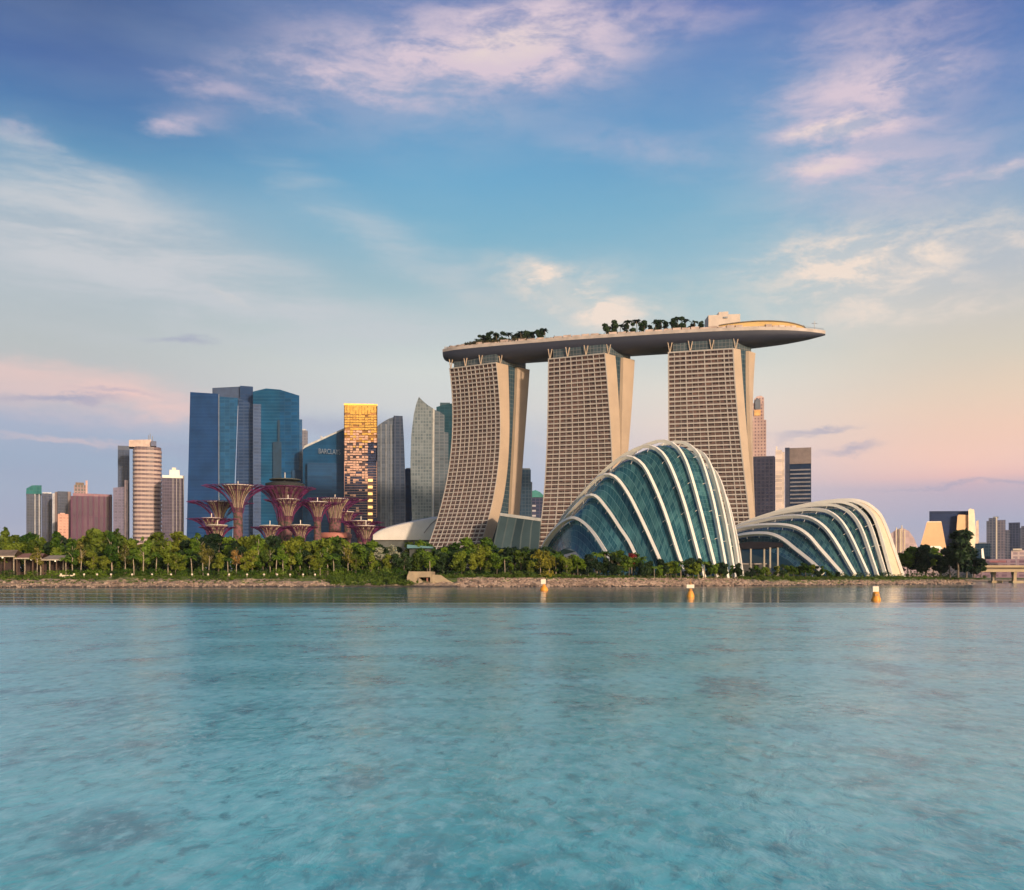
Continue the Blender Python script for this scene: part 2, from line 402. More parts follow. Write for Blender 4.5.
def mat_water():
    m, N, b = bsdf('bay_water')
    g = N.new('ShaderNodeNewGeometry'); pos = g.outputs['Position']
    s = N.new('ShaderNodeSeparateXYZ'); N.l.new(pos, s.inputs[0])
    # calm water in the lee of the far bank, wind-ruffled water nearer
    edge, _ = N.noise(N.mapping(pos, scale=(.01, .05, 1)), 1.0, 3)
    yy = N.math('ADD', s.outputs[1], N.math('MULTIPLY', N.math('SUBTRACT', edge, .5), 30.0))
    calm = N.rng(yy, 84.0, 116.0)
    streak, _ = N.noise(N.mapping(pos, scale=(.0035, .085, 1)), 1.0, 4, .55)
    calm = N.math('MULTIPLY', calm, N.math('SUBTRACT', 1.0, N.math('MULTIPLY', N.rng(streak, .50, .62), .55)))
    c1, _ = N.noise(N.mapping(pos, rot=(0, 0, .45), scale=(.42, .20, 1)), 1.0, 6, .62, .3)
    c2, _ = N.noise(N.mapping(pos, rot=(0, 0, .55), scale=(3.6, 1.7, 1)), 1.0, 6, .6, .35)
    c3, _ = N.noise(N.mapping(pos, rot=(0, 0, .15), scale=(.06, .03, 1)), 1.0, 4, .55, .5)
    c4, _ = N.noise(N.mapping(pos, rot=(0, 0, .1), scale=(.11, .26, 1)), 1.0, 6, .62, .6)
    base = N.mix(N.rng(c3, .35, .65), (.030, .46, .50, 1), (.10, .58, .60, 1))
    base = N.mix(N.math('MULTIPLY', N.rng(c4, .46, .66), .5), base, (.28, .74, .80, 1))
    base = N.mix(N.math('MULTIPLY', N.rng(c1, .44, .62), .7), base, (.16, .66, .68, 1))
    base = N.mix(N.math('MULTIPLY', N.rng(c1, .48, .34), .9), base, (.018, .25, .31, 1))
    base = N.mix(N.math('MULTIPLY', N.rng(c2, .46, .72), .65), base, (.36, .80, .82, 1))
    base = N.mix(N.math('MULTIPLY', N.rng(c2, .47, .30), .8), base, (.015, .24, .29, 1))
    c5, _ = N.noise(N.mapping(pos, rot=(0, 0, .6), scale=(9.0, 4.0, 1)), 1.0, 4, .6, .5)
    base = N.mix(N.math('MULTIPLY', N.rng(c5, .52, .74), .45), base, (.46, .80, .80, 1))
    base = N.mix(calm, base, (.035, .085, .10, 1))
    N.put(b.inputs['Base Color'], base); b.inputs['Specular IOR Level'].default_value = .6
    b.inputs['IOR'].default_value = 1.33
    N.put(b.inputs['Roughness'], N.mixf(calm, N.rng(c4, .35, .65, .19, .26), .09))
    w1, _ = N.noise(N.mapping(pos, rot=(0, 0, .45), scale=(2.4, 1.5, 1)), 1.0, 4, .6, .6)
    w2, _ = N.noise(N.mapping(pos, rot=(0, 0, -.2), scale=(.55, .4, 1)), 1.0, 3, .5, .3)
    w3, _ = N.noise(N.mapping(pos, scale=(.02, .14, 1)), 1.0, 3, .5)
    h = N.math('ADD', N.math('MULTIPLY', w1, .026), N.math('MULTIPLY', w2, .022))
    h = N.mixf(calm, h, N.math('MULTIPLY', w3, .06))
    bp = N.new('ShaderNodeBump'); bp.inputs['Strength'].default_value = 1.0; bp.inputs['Distance'].default_value = 1.0
    N.put(bp.inputs['Height'], h); N.l.new(bp.outputs[0], b.inputs['Normal'])
    return m

def build_water():
    xs = [-2400, -1500, -500, -200, 0, 200, 500, 1500, 2400]; ys = [-300, -50, 0, 50, 100, 200, 400, 800, 1100]
    o = MB().loft([[(x, y, 0) for x in xs] for y in ys]).build('water', mat_water(), fix=False)
    bm = bmesh.new(); bm.from_mesh(o.data)
    if sum(f.normal.z for f in bm.faces) < 0: bmesh.ops.reverse_faces(bm, faces=bm.faces)
    bm.to_mesh(o.data); bm.free()
    tag(o, kind='structure')
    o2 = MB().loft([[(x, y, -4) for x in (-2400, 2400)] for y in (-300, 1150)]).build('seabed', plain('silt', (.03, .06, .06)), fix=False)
    tag(o2, kind='structure')

build_ground(); build_water()


# ------------------------------------------------------------------ hotel towers
def smooth_rail(pts, D, ztop, deg=3):
    z = np.array([Z(r, D) for _, r in pts]); x = np.array([X(p, D) for p, _ in pts])
    c = np.polyfit(z, x, min(deg, len(pts) - 1))
    return lambda q: float(np.polyval(c, q))

M['room_t'] = facade('room_glass', (.15, .10, .09), (.030, .017, .018), 2.6, 3.6, .10, .16, glass2=(.16, .085, .07), var=.8, rough=.3)
M['grid'] = plain('balcony_concrete', (.40, .35, .32), .75, var=.08)
M['atrium'] = facade('atrium_glass', (.10, .12, .12), (.02, .045, .065), 2.5, 3.6, .12, .12, var=.5, rough=.15)
M['neck'] = facade('neck_glass', (.16, .15, .15), (.05, .07, .08), 3, 3, .12, .1)

def hotel_tower(label, rails, deps, fins, ky, ztop=187.0, z0=2.0, sub=2, band_h=1.05, fin_w=.55):
    fx = {k: smooth_rail(v, deps[k], ztop) for k, v in rails.items()}
    def pt(k, z):
        x = fx[k](z); D = deps[k]
        dy = (x - fx[k](ztop)) * ky if k in 'ABC' else 0.0
        return np.array([x * (D + dy) / D, D + dy, z])
    nfl = 51; zs = np.linspace(z0, ztop, nfl + 1)
    root = thing('hotel_tower', label, 'hotel tower', tuple(pt('B', z0)), 'towers carrying the long roof deck')
    fac, slab, rear, atr, grid = MB(), MB(), MB(), MB(), MB()
    A = [pt('A', z) for z in zs]; B = [pt('B', z) for z in zs]; C = [pt('C', z) for z in zs]; Dd = [pt('D', z) for z in zs]; E = [pt('E', z) for z in zs]
    W = np.linalg.norm(A[-1] - B[-1])
    n = np.array([(A[-1] - B[-1])[1], -(A[-1] - B[-1])[0], 0]); n /= np.linalg.norm(n)
    if n[1] > 0: n = -n
    A2 = [a + (c - b) for a, b, c in zip(A, B, C)]
    fac.loft([[a, b] for a, b in zip(A, B)], uvs=[[(0, z), (W, z)] for z in zs])
    slab.loft([[b, c, a2, a] for b, c, a2, a in zip(B, C, A2, A)]); slab.poly([A[-1], B[-1], C[-1], A2[-1]])
    Lv = [(a - b) for a, b in zip(A, B)]
    rear.loft([[d, e, e + l * .97, d + l * .97] for d, e, l in zip(Dd, E, Lv)], True); rear.poly([Dd[-1], E[-1], E[-1] + Lv[-1] * .97, Dd[-1] + Lv[-1] * .97])
    g = [(c + l * .05, d + l * .05, d + l * .9, c + l * .9) for c, d, l in zip(C, Dd, Lv)]
    wd = [np.linalg.norm(q[1] - q[0]) for q in g]
    atr.loft([list(q) for q in g], True, uvs=[[(0, z), (w, z), (w + 40, z), (2 * w + 40, z)] for z, w in zip(zs, wd)])
    atr.poly(list(g[-1]))
    # floor slabs and fins stand proud of the room glass
    for i in range(1, nfl + 1):
        z = zs[i]; a, b = A[i], B[i]; up = np.array([0, 0, band_h]); o_ = n * .7; i_ = -n * .2
        grid.loft([[a + i_ - up, a + o_ - up, a + o_, a + i_], [b + i_ - up, b + o_ - up, b + o_, b + i_]], True)
        grid.poly([b + i_ - up, b + o_ - up, b + o_, b + i_])
    for s_, wid, pro in fins:
        t = (A[-1] - B[-1]) / W * wid / 2
        rows = []
        for a, b in zip(A, B):
            c = a + (b - a) * s_
            rows.append([c - t - n * .2, c - t + n * pro * .72, c + t + n * pro * .72, c + t - n * .2])
        grid.loft(rows, True)
    fac.build('room_window', M['room_t'], root)
    slab.build('end_wall', M['beige'], root)
    rear.build('rear_slab', M['beige'], root)
    atr.build('atrium_glass', M['atrium'], root)
    grid.build('balcony_grid', M['grid'], root)
    # recessed glass neck under the roof deck
    ct = (A[-1] + B[-1] + E[-1] + E[-1] + Lv[-1]) / 4
    q = [A[-1], B[-1], E[-1], E[-1] + Lv[-1]]
    q = [(ct[:2] + (p[:2] - ct[:2]) * .9) for p in q]
    nk = MB().prism([tuple(p) for p in q], ztop, 194.5); nk.build('glass_neck', M['neck'], root)
    for s_ in (0.02, .34, .67, .985):
        p = A[-1] + (B[-1] - A[-1]) * s_
        if s_ > .9: p = B[-1] + (C[-1] - B[-1]) * .35
        sb = MB(); e = (B[-1] - A[-1]) / W
        sb.tube([p + np.array([0, 0, -1]), p + e * -1.6 + np.array([0, 0, 8])], .45, 5); sb.tube([p + np.array([0, 0, -1]), p + e * 1.8 + np.array([0, 0, 7.5])], .45, 5)
        sb.build('strut', M['beige'], root)
    return pt

fins1 = [(i / 11.0, .6 if i % 2 == 0 else .2, 1.15 if i % 2 == 0 else 1.0) for i in range(12)]
T1 = hotel_tower('curved hotel tower with a strongly flared foot, between the grey skyscrapers and the middle tower',
    dict(A=[(450.1, 368.7), (452.3, 395), (452.9, 417), (451.6, 452), (446.3, 487), (437.5, 519), (433, 534), (425, 556)],
         B=[(496.2, 362.8), (499.2, 396), (500.6, 431), (499, 458), (494.5, 490), (488.7, 519), (484.3, 534), (476, 556)],
         C=[(508, 363), (509.4, 396), (509.4, 426), (507.7, 464), (503.3, 499), (496.6, 528), (493, 538), (486, 556)],
         D=[(517.4, 361), (516.5, 402), (513, 464), (511.2, 513), (509.5, 556)],
         E=[(529.9, 366), (526.7, 417), (522.3, 464), (520, 515), (518, 556)]),
    dict(A=874, B=850, C=862, D=870, E=880), fins1, .8)
T2 = hotel_tower('middle hotel tower, with its foot behind the tall ribbed glass dome',
    dict(A=[(548.7, 357), (548.6, 390), (547.7, 426), (545.1, 481), (541.3, 525), (539, 538), (536, 556)],
         B=[(604.7, 352.6), (607.5, 385), (610, 417), (612.3, 464), (613.5, 500), (613.8, 556)],
         C=[(615.2, 354), (617.6, 385), (619.6, 417), (620.7, 458), (621, 500), (621, 556)],
         D=[(623.6, 354), (622.4, 400), (621.6, 440), (621.5, 556)],
         E=[(634.8, 357), (631, 417), (628, 455), (624, 556)]),
    dict(A=836, B=815, C=826, D=832, E=842), [(i / 10.0, .6 if i % 2 == 0 else .2, 1.15 if i % 2 == 0 else 1.0) for i in range(11)], .6)
T3 = hotel_tower('hotel tower under the gold lit roof restaurant, standing behind both glass domes',
    dict(A=[(668.5, 351), (668.8, 400), (669, 500), (669, 556)],
         B=[(733, 348.5), (737, 408), (744, 472.5), (749.5, 518), (754, 556)],
         C=[(740.5, 348), (745, 408), (750.5, 472.5), (755, 518), (759, 556)],
         D=[(749, 350), (749.5, 400), (752, 460), (756, 556)],
         E=[(755.5, 352.6), (752.8, 413), (753.5, 470), (757, 556)]),
    dict(A=812, B=798, C=803, D=808, E=816),
    [(0, .9, 1.2), (.09, .5, 1.1), (.18, .3, 1), (.27, .8, 1.15), (.36, .3, 1), (.45, .3, 1), (.56, .8, 1.15), (.66, .3, 1), (.76, .3, 1), (.86, .8, 1.15), (.93, .4, 1.1), (1, .9, 1.2)], .15, band_h=1.15)


# ------------------------------------------------------------------ the long roof deck
def roof_deck():
    axis = [(446, 884), (458, 881), (480, 875), (520, 864), (560, 853), (600, 843), (640, 834), (680, 826), (720, 819), (755, 815), (785, 812), (808, 811), (825, 811)]
    half = [9, 14, 17, 18.5, 19, 19, 19, 19, 18.5, 17.5, 14, 8, 1.0]
    dep = [6, 10, 11.2, 11.4, 11.4, 11.4, 11.2, 11, 10.6, 9.6, 7.4, 4.6, 1.2]
    pts = np.array([[X(p, d), d] for p, d in axis]); t = np.linspace(0, 1, len(pts)); T = np.linspace(0, 1, 61)
    ax = np.stack([np.interp(T, t, pts[:, k]) for k in (0, 1)], 1); hw = np.interp(T, t, half); dp = np.interp(T, t, dep)
    ker = np.array([1, 2, 1]) / 4
    for a in (hw, dp):
        a[1:-1] = np.convolve(a, ker, 'valid')
    for k in (0, 1):
        for _ in range(4): ax[1:-1, k] = np.convolve(ax[:, k], ker, 'valid')
    ztop = 203.0
    root = thing('roof_deck', 'long boat shaped roof terrace laid across the tops of three hotel towers', 'roof terrace', (X(640, 834), 834, 192))
    hull, edge, top = MB(), MB(), MB()
    R, Er, Tr = [], [], []
    frame = []
    for i in range(len(T)):
        tv = ax[min(i + 1, 60)] - ax[max(i - 1, 0)]; tv = tv / np.linalg.norm(tv); l = np.array([tv[1], -tv[0]])
        if l[1] > 0: l = -l
        c = ax[i]; frame.append((c, l, hw[i]))
        sec = []
        for a in np.linspace(0, math.pi, 15):
            cs, sn = math.cos(a), math.sin(a)
            rr = math.copysign(abs(cs) ** .75, cs) * hw[i]; zz = ztop - 1.6 - (sn ** .8) * dp[i]
            sec.append((c[0] + l[0] * rr, c[1] + l[1] * rr, zz))
        R.append(sec)
        w = hw[i] + .15
        Er.append([(c[0] + l[0] * w, c[1] + l[1] * w, ztop - 1.7), (c[0] + l[0] * w, c[1] + l[1] * w, ztop + .9), (c[0] + l[0] * (w - .6), c[1] + l[1] * (w - .6), ztop + .9), (c[0] - l[0] * (w - .6), c[1] - l[1] * (w - .6), ztop + .9), (c[0] - l[0] * w, c[1] - l[1] * w, ztop + .9), (c[0] - l[0] * w, c[1] - l[1] * w, ztop - 1.7)])
    hull.loft(R); hull.poly(R[0]); hull.poly(R[-1])
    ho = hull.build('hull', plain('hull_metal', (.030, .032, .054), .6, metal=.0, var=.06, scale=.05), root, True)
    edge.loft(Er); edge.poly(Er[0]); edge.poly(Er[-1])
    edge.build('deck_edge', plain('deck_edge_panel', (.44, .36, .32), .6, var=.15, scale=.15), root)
    rnd = random.Random(3)
    def at(s, off):
        i = min(59, int(s * 60)); f = s * 60 - i
        c = frame[i][0] * (1 - f) + frame[i + 1][0] * f; l = frame[i][1]; w = frame[i][2] * (1 - f) + frame[i + 1][2] * f
        return c[0] + l[0] * w * off, c[1] + l[1] * w * off
    # parapet walls and planters along the edge
    pw = MB()
    for k in range(46):
        s0 = .035 + k * .0185
        if .86 < s0 < .9: continue
        a = at(s0, .8); b_ = at(s0 + .0165, .8); h = rnd.uniform(1.2, 3.0)
        pw.prism([a, b_, (b_[0], b_[1] + 2), (a[0], a[1] + 2)], ztop + .9, ztop + .9 + h)
    pw.build('parapet', plain('parapet_pink', (.50, .37, .31), .8, var=.3, scale=.2), root)
    # gold-lit restaurant terrace with a sweeping brown roof
    S0, S1 = .665, .905
    rt, wl = [], []
    for k in range(25):
        s = S0 + (S1 - S0) * k / 24; h = 5.6 * math.sin(math.pi * min(1, (k + 3) / 27)) ** .6
        a = at(s, .78); b_ = at(s, -.5)
        rt.append([(a[0], a[1], ztop + 1.5 + h), (b_[0], b_[1], ztop + 2.2 + h), (b_[0], b_[1], ztop + 1.4 + h), (a[0], a[1], ztop + .8 + h)])
        c_ = at(s, .72); wl.append([(c_[0], c_[1], ztop + .9), (c_[0], c_[1], ztop + .9 + h), (b_[0], b_[1], ztop + .9 + h)])
    MB().loft(rt, True).build('terrace_roof', plain('terrace_roof_brown', (.17, .13, .09), .8, var=.3, scale=.3), root)
    MB().loft(wl).build('terrace_wall', facade('terrace_wall', (.55, .36, .15), (.62, .42, .16), 4, 6, .12, .2, glass2=(.8, .6, .3), rough=.5), root)
    # lift-core box
    b = MB(); x0, y0 = at(.68, .15); x1, y1 = at(.772, .15)
    D = 822; b.prism([(X(707.5, D), D - 4), (X(738, D), D - 8), (X(738, D), D + 8), (X(707.5, D), D + 12)], ztop + .8, Z(316.5, D)); b.prism([(X(718, D), D - 3), (X(727, D), D - 5), (X(727, D), D + 5), (X(718, D), D + 7)], Z(316.5, D), Z(313, D))
    bo = b.build('lift_house', plain('lift_house_cream', (.62, .50, .42), .8, var=.08), root)
    MB().box((X(723, D), D - 6.6, ztop + 5.2), (5.5, 1.2, 4.2), -.14).build('opening', M['dark'], bo)
    MB().box((X(724, D), D - 6.7, ztop + 13), (3.2, .8, 1.2), -.14).build('vent', M['steel'], bo)
    # mast at the pointed end
    m = MB(); p = at(.949, 0); m.tube([(p[0], p[1], ztop), (p[0], p[1], ztop + 9)], .3, 5); m.tube([(p[0] - 2.2, p[1], ztop + 7), (p[0] + 2.2, p[1], ztop + 7)], .25, 5)
    m.build('mast', M['steel'], root)
    rl = MB()
    for k in range(16):
        p = at(.9 + k * .006, .9); rl.tube([(p[0], p[1], ztop + .8), (p[0], p[1], ztop + 2.2)], .1, 4)
    rl.tube([(*at(.9 + k * .006, .9), ztop + 2.2) for k in range(16)], .12, 4); rl.build('railing', M['steel'], root)
    # maintenance gondola at the blunt end
    k = MB(); p = at(.018, .5); k.box((p[0], p[1], ztop + 2.2), (4, 3, 2.6)); k.build('plant_room', M['steel'], root)
    return at, ztop
deck_at, deck_z = roof_deck()


# ------------------------------------------------------------------ ribbed glass domes
def catmull(pts, n):
    p = np.array(pts, float); p = np.vstack([2 * p[0] - p[1], p, 2 * p[-1] - p[-2]])
    out = []
    for i in range(1, len(p) - 2):
        for t in np.linspace(0, 1, 24, endpoint=False):
            a, b, c, d = p[i - 1], p[i], p[i + 1], p[i + 2]
            out.append(.5 * (2 * b + (c - a) * t + (2 * a - 5 * b + 4 * c - d) * t * t + (3 * b - a - 3 * c + d) * t ** 3))
    out.append(p[-2]); out = np.array(out)
    L = np.concatenate([[0], np.cumsum(np.linalg.norm(np.diff(out, axis=0), axis=1))])
    q = np.linspace(0, L[-1], n)
    return np.stack([np.interp(q, L, out[:, k]) for k in range(out.shape[1])], 1)

def ribbed_dome(root, ribs, ghost0, ghost1, centre, glassmat, ribmat, w, d, inset, ntick, wide_last=False, ns=46):
    """ribs: list of (points (px,row), depth at the far foot, depth at the near foot)"""
    def curve(r):
        pts, dl, dr = r
        q = catmull(pts, ns); L = np.concatenate([[0], np.cumsum(np.linalg.norm(np.diff(q, axis=0), axis=1))]); L /= L[-1]
        dd = dl + (dr - dl) * L
        return np.array([P3(a, b, D) for (a, b), D in zip(q, dd)])
    cs = [curve(r) for r in ribs]
    cen = np.array(centre)
    def outw(c, i):
        t = c[min(i + 1, ns - 1)] - c[max(i - 1, 0)]; t /= np.linalg.norm(t)
        o = c[i] - cen; o[2] = max(o[2], 0) * 1.2 + 2; o = o - t * o.dot(t); o /= np.linalg.norm(o)
        return t, o, np.cross(t, o)
    gc = []
    for c in cs: gc.append(np.array([c[i] - outw(c, i)[1] * inset for i in range(ns)]))
    if ghost0: gc = [curve(ghost0)] + gc
    if ghost1: gc = gc + [curve(ghost1)]
    gm = MB()
    uvs = []; u = 0
    prev = None; rows = []; UV = []
    sub = 3
    for a, b in zip(gc[:-1], gc[1:]):
        for k in range(sub):
            f = k / sub; r = a * (1 - f) + b * f; rows.append(r)
    rows.append(gc[-1])
    for r in rows:
        if prev is not None: u += np.median(np.linalg.norm(r - prev, axis=1))
        L = np.concatenate([[0], np.cumsum(np.linalg.norm(np.diff(r, axis=0), axis=1))])
        UV.append([(u, x) for x in L]); prev = r
    gm.loft(rows, uvs=UV)
    gm.poly(list(rows[0]))
    gm.poly(list(rows[-1]))
    gm.build('glass_shell', glassmat, root, False)
    for k, c in enumerate(cs):
        rb = MB(); R = []
        nb = cs[k - 1] if k else cs[1]
        for i in range(ns):
            t, o, b = outw(c, i)
            R.append([c[i] - b * w / 2 - o * d * .35, c[i] + b * w / 2 - o * d * .35, c[i] + b * w / 2 + o * d * .65, c[i] - b * w / 2 + o * d * .65])
        rb.loft(R, True); rb.poly(R[0]); rb.poly(R[-1])
        g = gc[k + (1 if ghost0 else 0)]; gp = gc[k - 1 + (1 if ghost0 else 0)] if (k or ghost0) else None
        if gp is not None:
            for j in range(ntick):
                i = int(ns * (.36 + .58 * j / ntick)); p = c[i]; q = g[i] + (gp[i] - g[i]) * min(.5, 1.7 / max(1e-3, np.linalg.norm(gp[i] - g[i])))
                rb.tube([p, q + (p - g[i]) * .15], .11, 4)
        rb.build('rib', ribmat, root)
    return cs, gc

M['dome_teal'] = facade('dome_glass_teal', (.075, .17, .18), (.016, .068, .085), 2.2, 2.2, .07, .05, glass2=(.065, .165, .17), var=.8, rough=.10, patch=.3, bump=.1, spec=.5)
M['dome_teal2'] = facade('dome_glass_green', (.055, .12, .13), (.010, .040, .055), 2.4, 2.4, .06, .05, glass2=(.05, .115, .115), var=.9, rough=.12, patch=.35, bump=.1, spec=.5)
tall = thing('glass_dome', 'tall humped glass conservatory with cream ribs fanning down over teal panes', 'conservatory', (65, 440, 4))
base = (535, 571)
ribs_t = [
    ([(535, 572), (544, 546), (556, 529), (566, 521), (575, 518.5), (584, 523), (592, 531), (600.5, 543), (612, 562), (619, 575)], 468, 388),
    ([(536, 571), (552, 538), (568, 516), (580, 502), (588, 496.5), (597, 497.5), (609, 511.5), (620, 528), (631, 545), (645, 577)], 474, 390),
    ([(537, 570), (560, 523), (578, 500), (594, 482), (605, 475.5), (616, 478.5), (628, 494), (642, 521), (658, 556), (667, 577.5)], 480, 391),
    ([(540, 570), (575, 505), (595, 481), (613, 464), (627, 457.5), (640, 463), (650, 478), (664, 511), (679, 557), (687.5, 578)], 486, 394),
    ([(548, 570), (590, 492), (615, 463), (632, 451.5), (647, 446.5), (660, 452), (670, 467), (683.5, 503), (698, 556), (704, 578)], 492, 397),
    ([(562, 570), (610, 480), (635, 452), (652, 443.5), (665, 441.5), (677, 448), (687, 466), (699, 507), (713, 562), (717, 578.5)], 498, 402),
    ([(585, 570), (632, 475), (655, 450), (670, 443.5), (683, 443), (694, 450), (702, 464), (713, 504), (724, 562), (727, 579)], 504, 406),
    ([(612, 570), (655, 478), (675, 457), (687, 450.5), (698, 451), (707, 460), (715, 482), (724, 520), (732, 565), (734, 579)], 510, 411),
    ([(640, 570), (675, 495), (692, 472), (703, 466), (712, 469), (720, 483), (728, 512), (735, 548), (739, 579)], 514, 417),
    ([(668, 570), (692, 510), (705, 488), (714, 483), (721, 489), (728, 506), (736, 540), (742, 578)], 518, 425),
]
ribbed_dome(tall, ribs_t, ([(550, 573), (556, 556), (564, 549), (572, 549), (582, 558), (592, 574)], 462, 391),
            ([(690, 570), (703, 525), (713, 505), (722, 510), (730, 535), (736, 577)], 518, 440), (X(640, 465), 465, 10), M['dome_teal'], M['white'], 1.25, 1.4, 1.7, 7)
low = thing('glass_dome', 'low sweeping glass conservatory with cream ribs and a broad cream end', 'conservatory', (150, 520, 4))
ribs_l = [
    ([(706, 560), (722, 543), (742, 535.5), (766, 534), (781, 538.5), (795, 549), (813, 563.5), (823, 574)], 554, 476),
    ([(704, 558), (722, 538), (740, 529), (766, 525.5), (791, 526.8), (807, 535), (820.5, 550), (842.5, 575)], 560, 482),
    ([(702, 557), (722, 535), (745, 525), (778, 517.8), (803, 517.2), (818.5, 523.3), (832.4, 538), (854.5, 575)], 566, 488),
    ([(700, 556), (725, 533), (755, 520), (790, 511.5), (818, 510), (834, 515.6), (847.8, 532.7), (868, 575.8)], 572, 494),
    ([(702, 556), (730, 531), (762, 517), (800, 507.5), (828, 505.2), (840, 507.5), (851, 514.5), (861.5, 531), (877, 576)], 577, 500),
    ([(706, 556), (738, 529), (775, 513), (812, 504.5), (836, 502.4), (849, 504.5), (860, 511), (870, 526.5), (885.5, 576)], 582, 505),
    ([(712, 556), (748, 527), (785, 511), (818, 503.3), (842, 501.2), (856, 503), (867.5, 510), (877, 526), (891, 576)], 587, 510),
    ([(722, 556), (760, 525), (795, 509), (826, 502.5), (848, 500.6), (862, 502.3), (873, 508.5), (884, 523), (903, 576.3)], 594, 519),
]
csl, gcl = ribbed_dome(low, ribs_l, ([(708, 565), (726, 553), (745, 549), (768, 551), (788, 560), (804, 575)], 550, 476), None,
            (X(800, 534), 539, 8), M['dome_teal2'], M['white'], 1.7, 1.5, 1.8, 7)
MB().loft([csl[-2] + np.array([0, 1, -.2]), (csl[-2] + csl[-1]) / 2 + np.array([0, .6, .3]), csl[-1] + np.array([0, .5, -.1])]).build('end_shell', M['cream'], low, True)


# ------------------------------------------------------------------ skyscrapers
def rect(px0, px1, D, depth, yaw=0.0):
    pc = (px0 + px1) / 2; a = math.atan((pc - CX) / F); w = (px1 - px0) / F * D * math.cos(a)
    l = np.array([math.cos(a + yaw), -math.sin(a + yaw)]); f = np.array([math.sin(a + yaw), math.cos(a + yaw)])
    c = np.array([X(pc, D), D])
    return [tuple(c - l * w / 2), tuple(c + l * w / 2), tuple(c + l * w / 2 + f * depth), tuple(c - l * w / 2 + f * depth)]
def block(root, name, px0, px1, row, D, depth, mat, row_r=None, zb=3.0, yaw=0.0):
    q = rect(px0, px1, D, depth, yaw); a = Z(row, D); b = Z(row_r if row_r is not None else row, D)
    z0 = zb if not hasattr(zb, '__len__') else Z(zb[0], D)
    return MB().prism(q, z0, [a, b, b, a]).build(name, mat, root)
def pxquad(px_rows, D, depth):
    """closed upright slab from an outline seen at distance D"""
    m = MB(); f = [P3(p, r, D) for p, r in px_rows]; sc = (D + depth) / D
    b = [np.array([v[0] + v[0] / D * depth, v[1] + depth, v[2]]) for v in f]
    L = [(v[0], v[2]) for v in f]
    m.poly(f, L); m.poly(b[::-1])
    for i in range(len(f)):
        j = (i + 1) % len(f); m.poly([f[i], f[j], b[j], b[i]])
    return m
def bld(name, label, cat, px, D, group=None): return thing(name, label, cat, (X(px, D), D, 3.0), group)

# --- far left group
M['strip'] = plain('grey_white_strip', (.42, .40, .42), .7)
D = 1440
r = bld('office_tower', 'slim grey office tower with a sloped green glass crown and white corner strips', 'office tower', 34, D)
fm = facade('slate_face', (.065, .075, .115), (.022, .032, .065), 4, 4, .2, .25)
block(r, 'body', 26.3, 41.4, 494, D, 30, fm)
pxquad([(26, 494), (26.4, 488.5), (32, 485.3), (41.6, 485.3), (41.6, 494)], D - .5, 30).build('crown', facade('green_glass', (.06, .17, .17), (.03, .14, .14), 5, 5, .15, .12), r)
for p in (28.6, 35.0, 39.2): block(r, 'corner_strip', p - .5, p + .5, 494, D - 1.5, 2, M['strip'])
D = 1470
r = bld('office_tower', 'plain dark blue office slab beside the green crowned tower', 'office tower', 47, D)
block(r, 'body', 41.8, 52.2, 493.4, D, 35, facade('navy_face', (.045, .055, .105), (.022, .03, .07), 5, 4, .15, .2)); block(r, 'parapet', 42.6, 51.5, 492.4, D + 2, 20, M['steel'], zb=(493.6,))
D = 1430
r = bld('office_tower', 'grey blue office tower with one white edge and one tan edge', 'office tower', 62, D)
block(r, 'white_edge', 52.4, 54.8, 493.2, D - 1, 25, M['strip']); block(r, 'brown_edge', 54.8, 57.6, 491.8, D, 25, plain('brown_stone', (.13, .085, .085)))
block(r, 'body', 57.6, 67.8, 491.4, D, 28, fm); block(r, 'tan_edge', 67.8, 71, 491.6, D, 25, plain('tan_stone', (.22, .15, .14)))
D = 1380
r = bld('apartment_block', 'short salmon pink block in front of the grey blue tower', 'building', 63, D)
block(r, 'body', 57.8, 68.5, 514, D, 20, facade('salmon_face', (.62, .32, .24), (.40, .20, .16), 5, 4, .4, .45)); block(r, 'roof_room', 60, 65, 513, D + 4, 8, plain('salmon_wall', (.6, .33, .25)), zb=(514.2,))
D = 1400
r = bld('office_block', 'broad maroon office block with a stepped top and rooftop crown', 'office building', 91, D)
mar = facade('maroon_face', (.115, .045, .085), (.055, .026, .06), 7, 30, .3, .03, glass2=(.12, .05, .09))
block(r, 'body', 71, 112.4, 496.5, D, 40, mar, 496); block(r, 'parapet', 73, 112.3, 493.5, D + .6, 36, plain('maroon_stone', (.26, .12, .15)), 494, zb=(497,))
block(r, 'shoulder', 70, 82, 500, D - 3, 12, mar)
cr = block(r, 'crown', 74, 86.5, 485, D + 8, 14, facade('crown_frame', (.36, .24, .24), (.10, .10, .10), 4, 5, .3, .3), zb=(494,)); block(r, 'crown_frame', 85.5, 87.6, 480.5, D + 8, 5, plain('pink_steel', (.55, .35, .32)), zb=(494,)); block(r, 'crown_roof', 75.5, 84, 482.5, D + 9, 9, M['roofbrown'], zb=(485.2,))
D = 1390
r = bld('office_tower', 'narrow dark blue tower close behind the white banded round tower', 'office tower', 123, D)
block(r, 'body', 117.8, 129.5, 450, D, 25, facade('deep_blue', (.05, .07, .125), (.02, .034, .075), 4, 4, .2, .2)); block(r, 'top_box', 117.8, 129.5, 445.8, D + 1, 22, plain('steel_blue', (.05, .065, .11)), zb=(450.2,))
D = 1370
r = bld('office_block', 'pale mauve mid height block at the foot of the narrow dark blue tower', 'office building', 120, D)
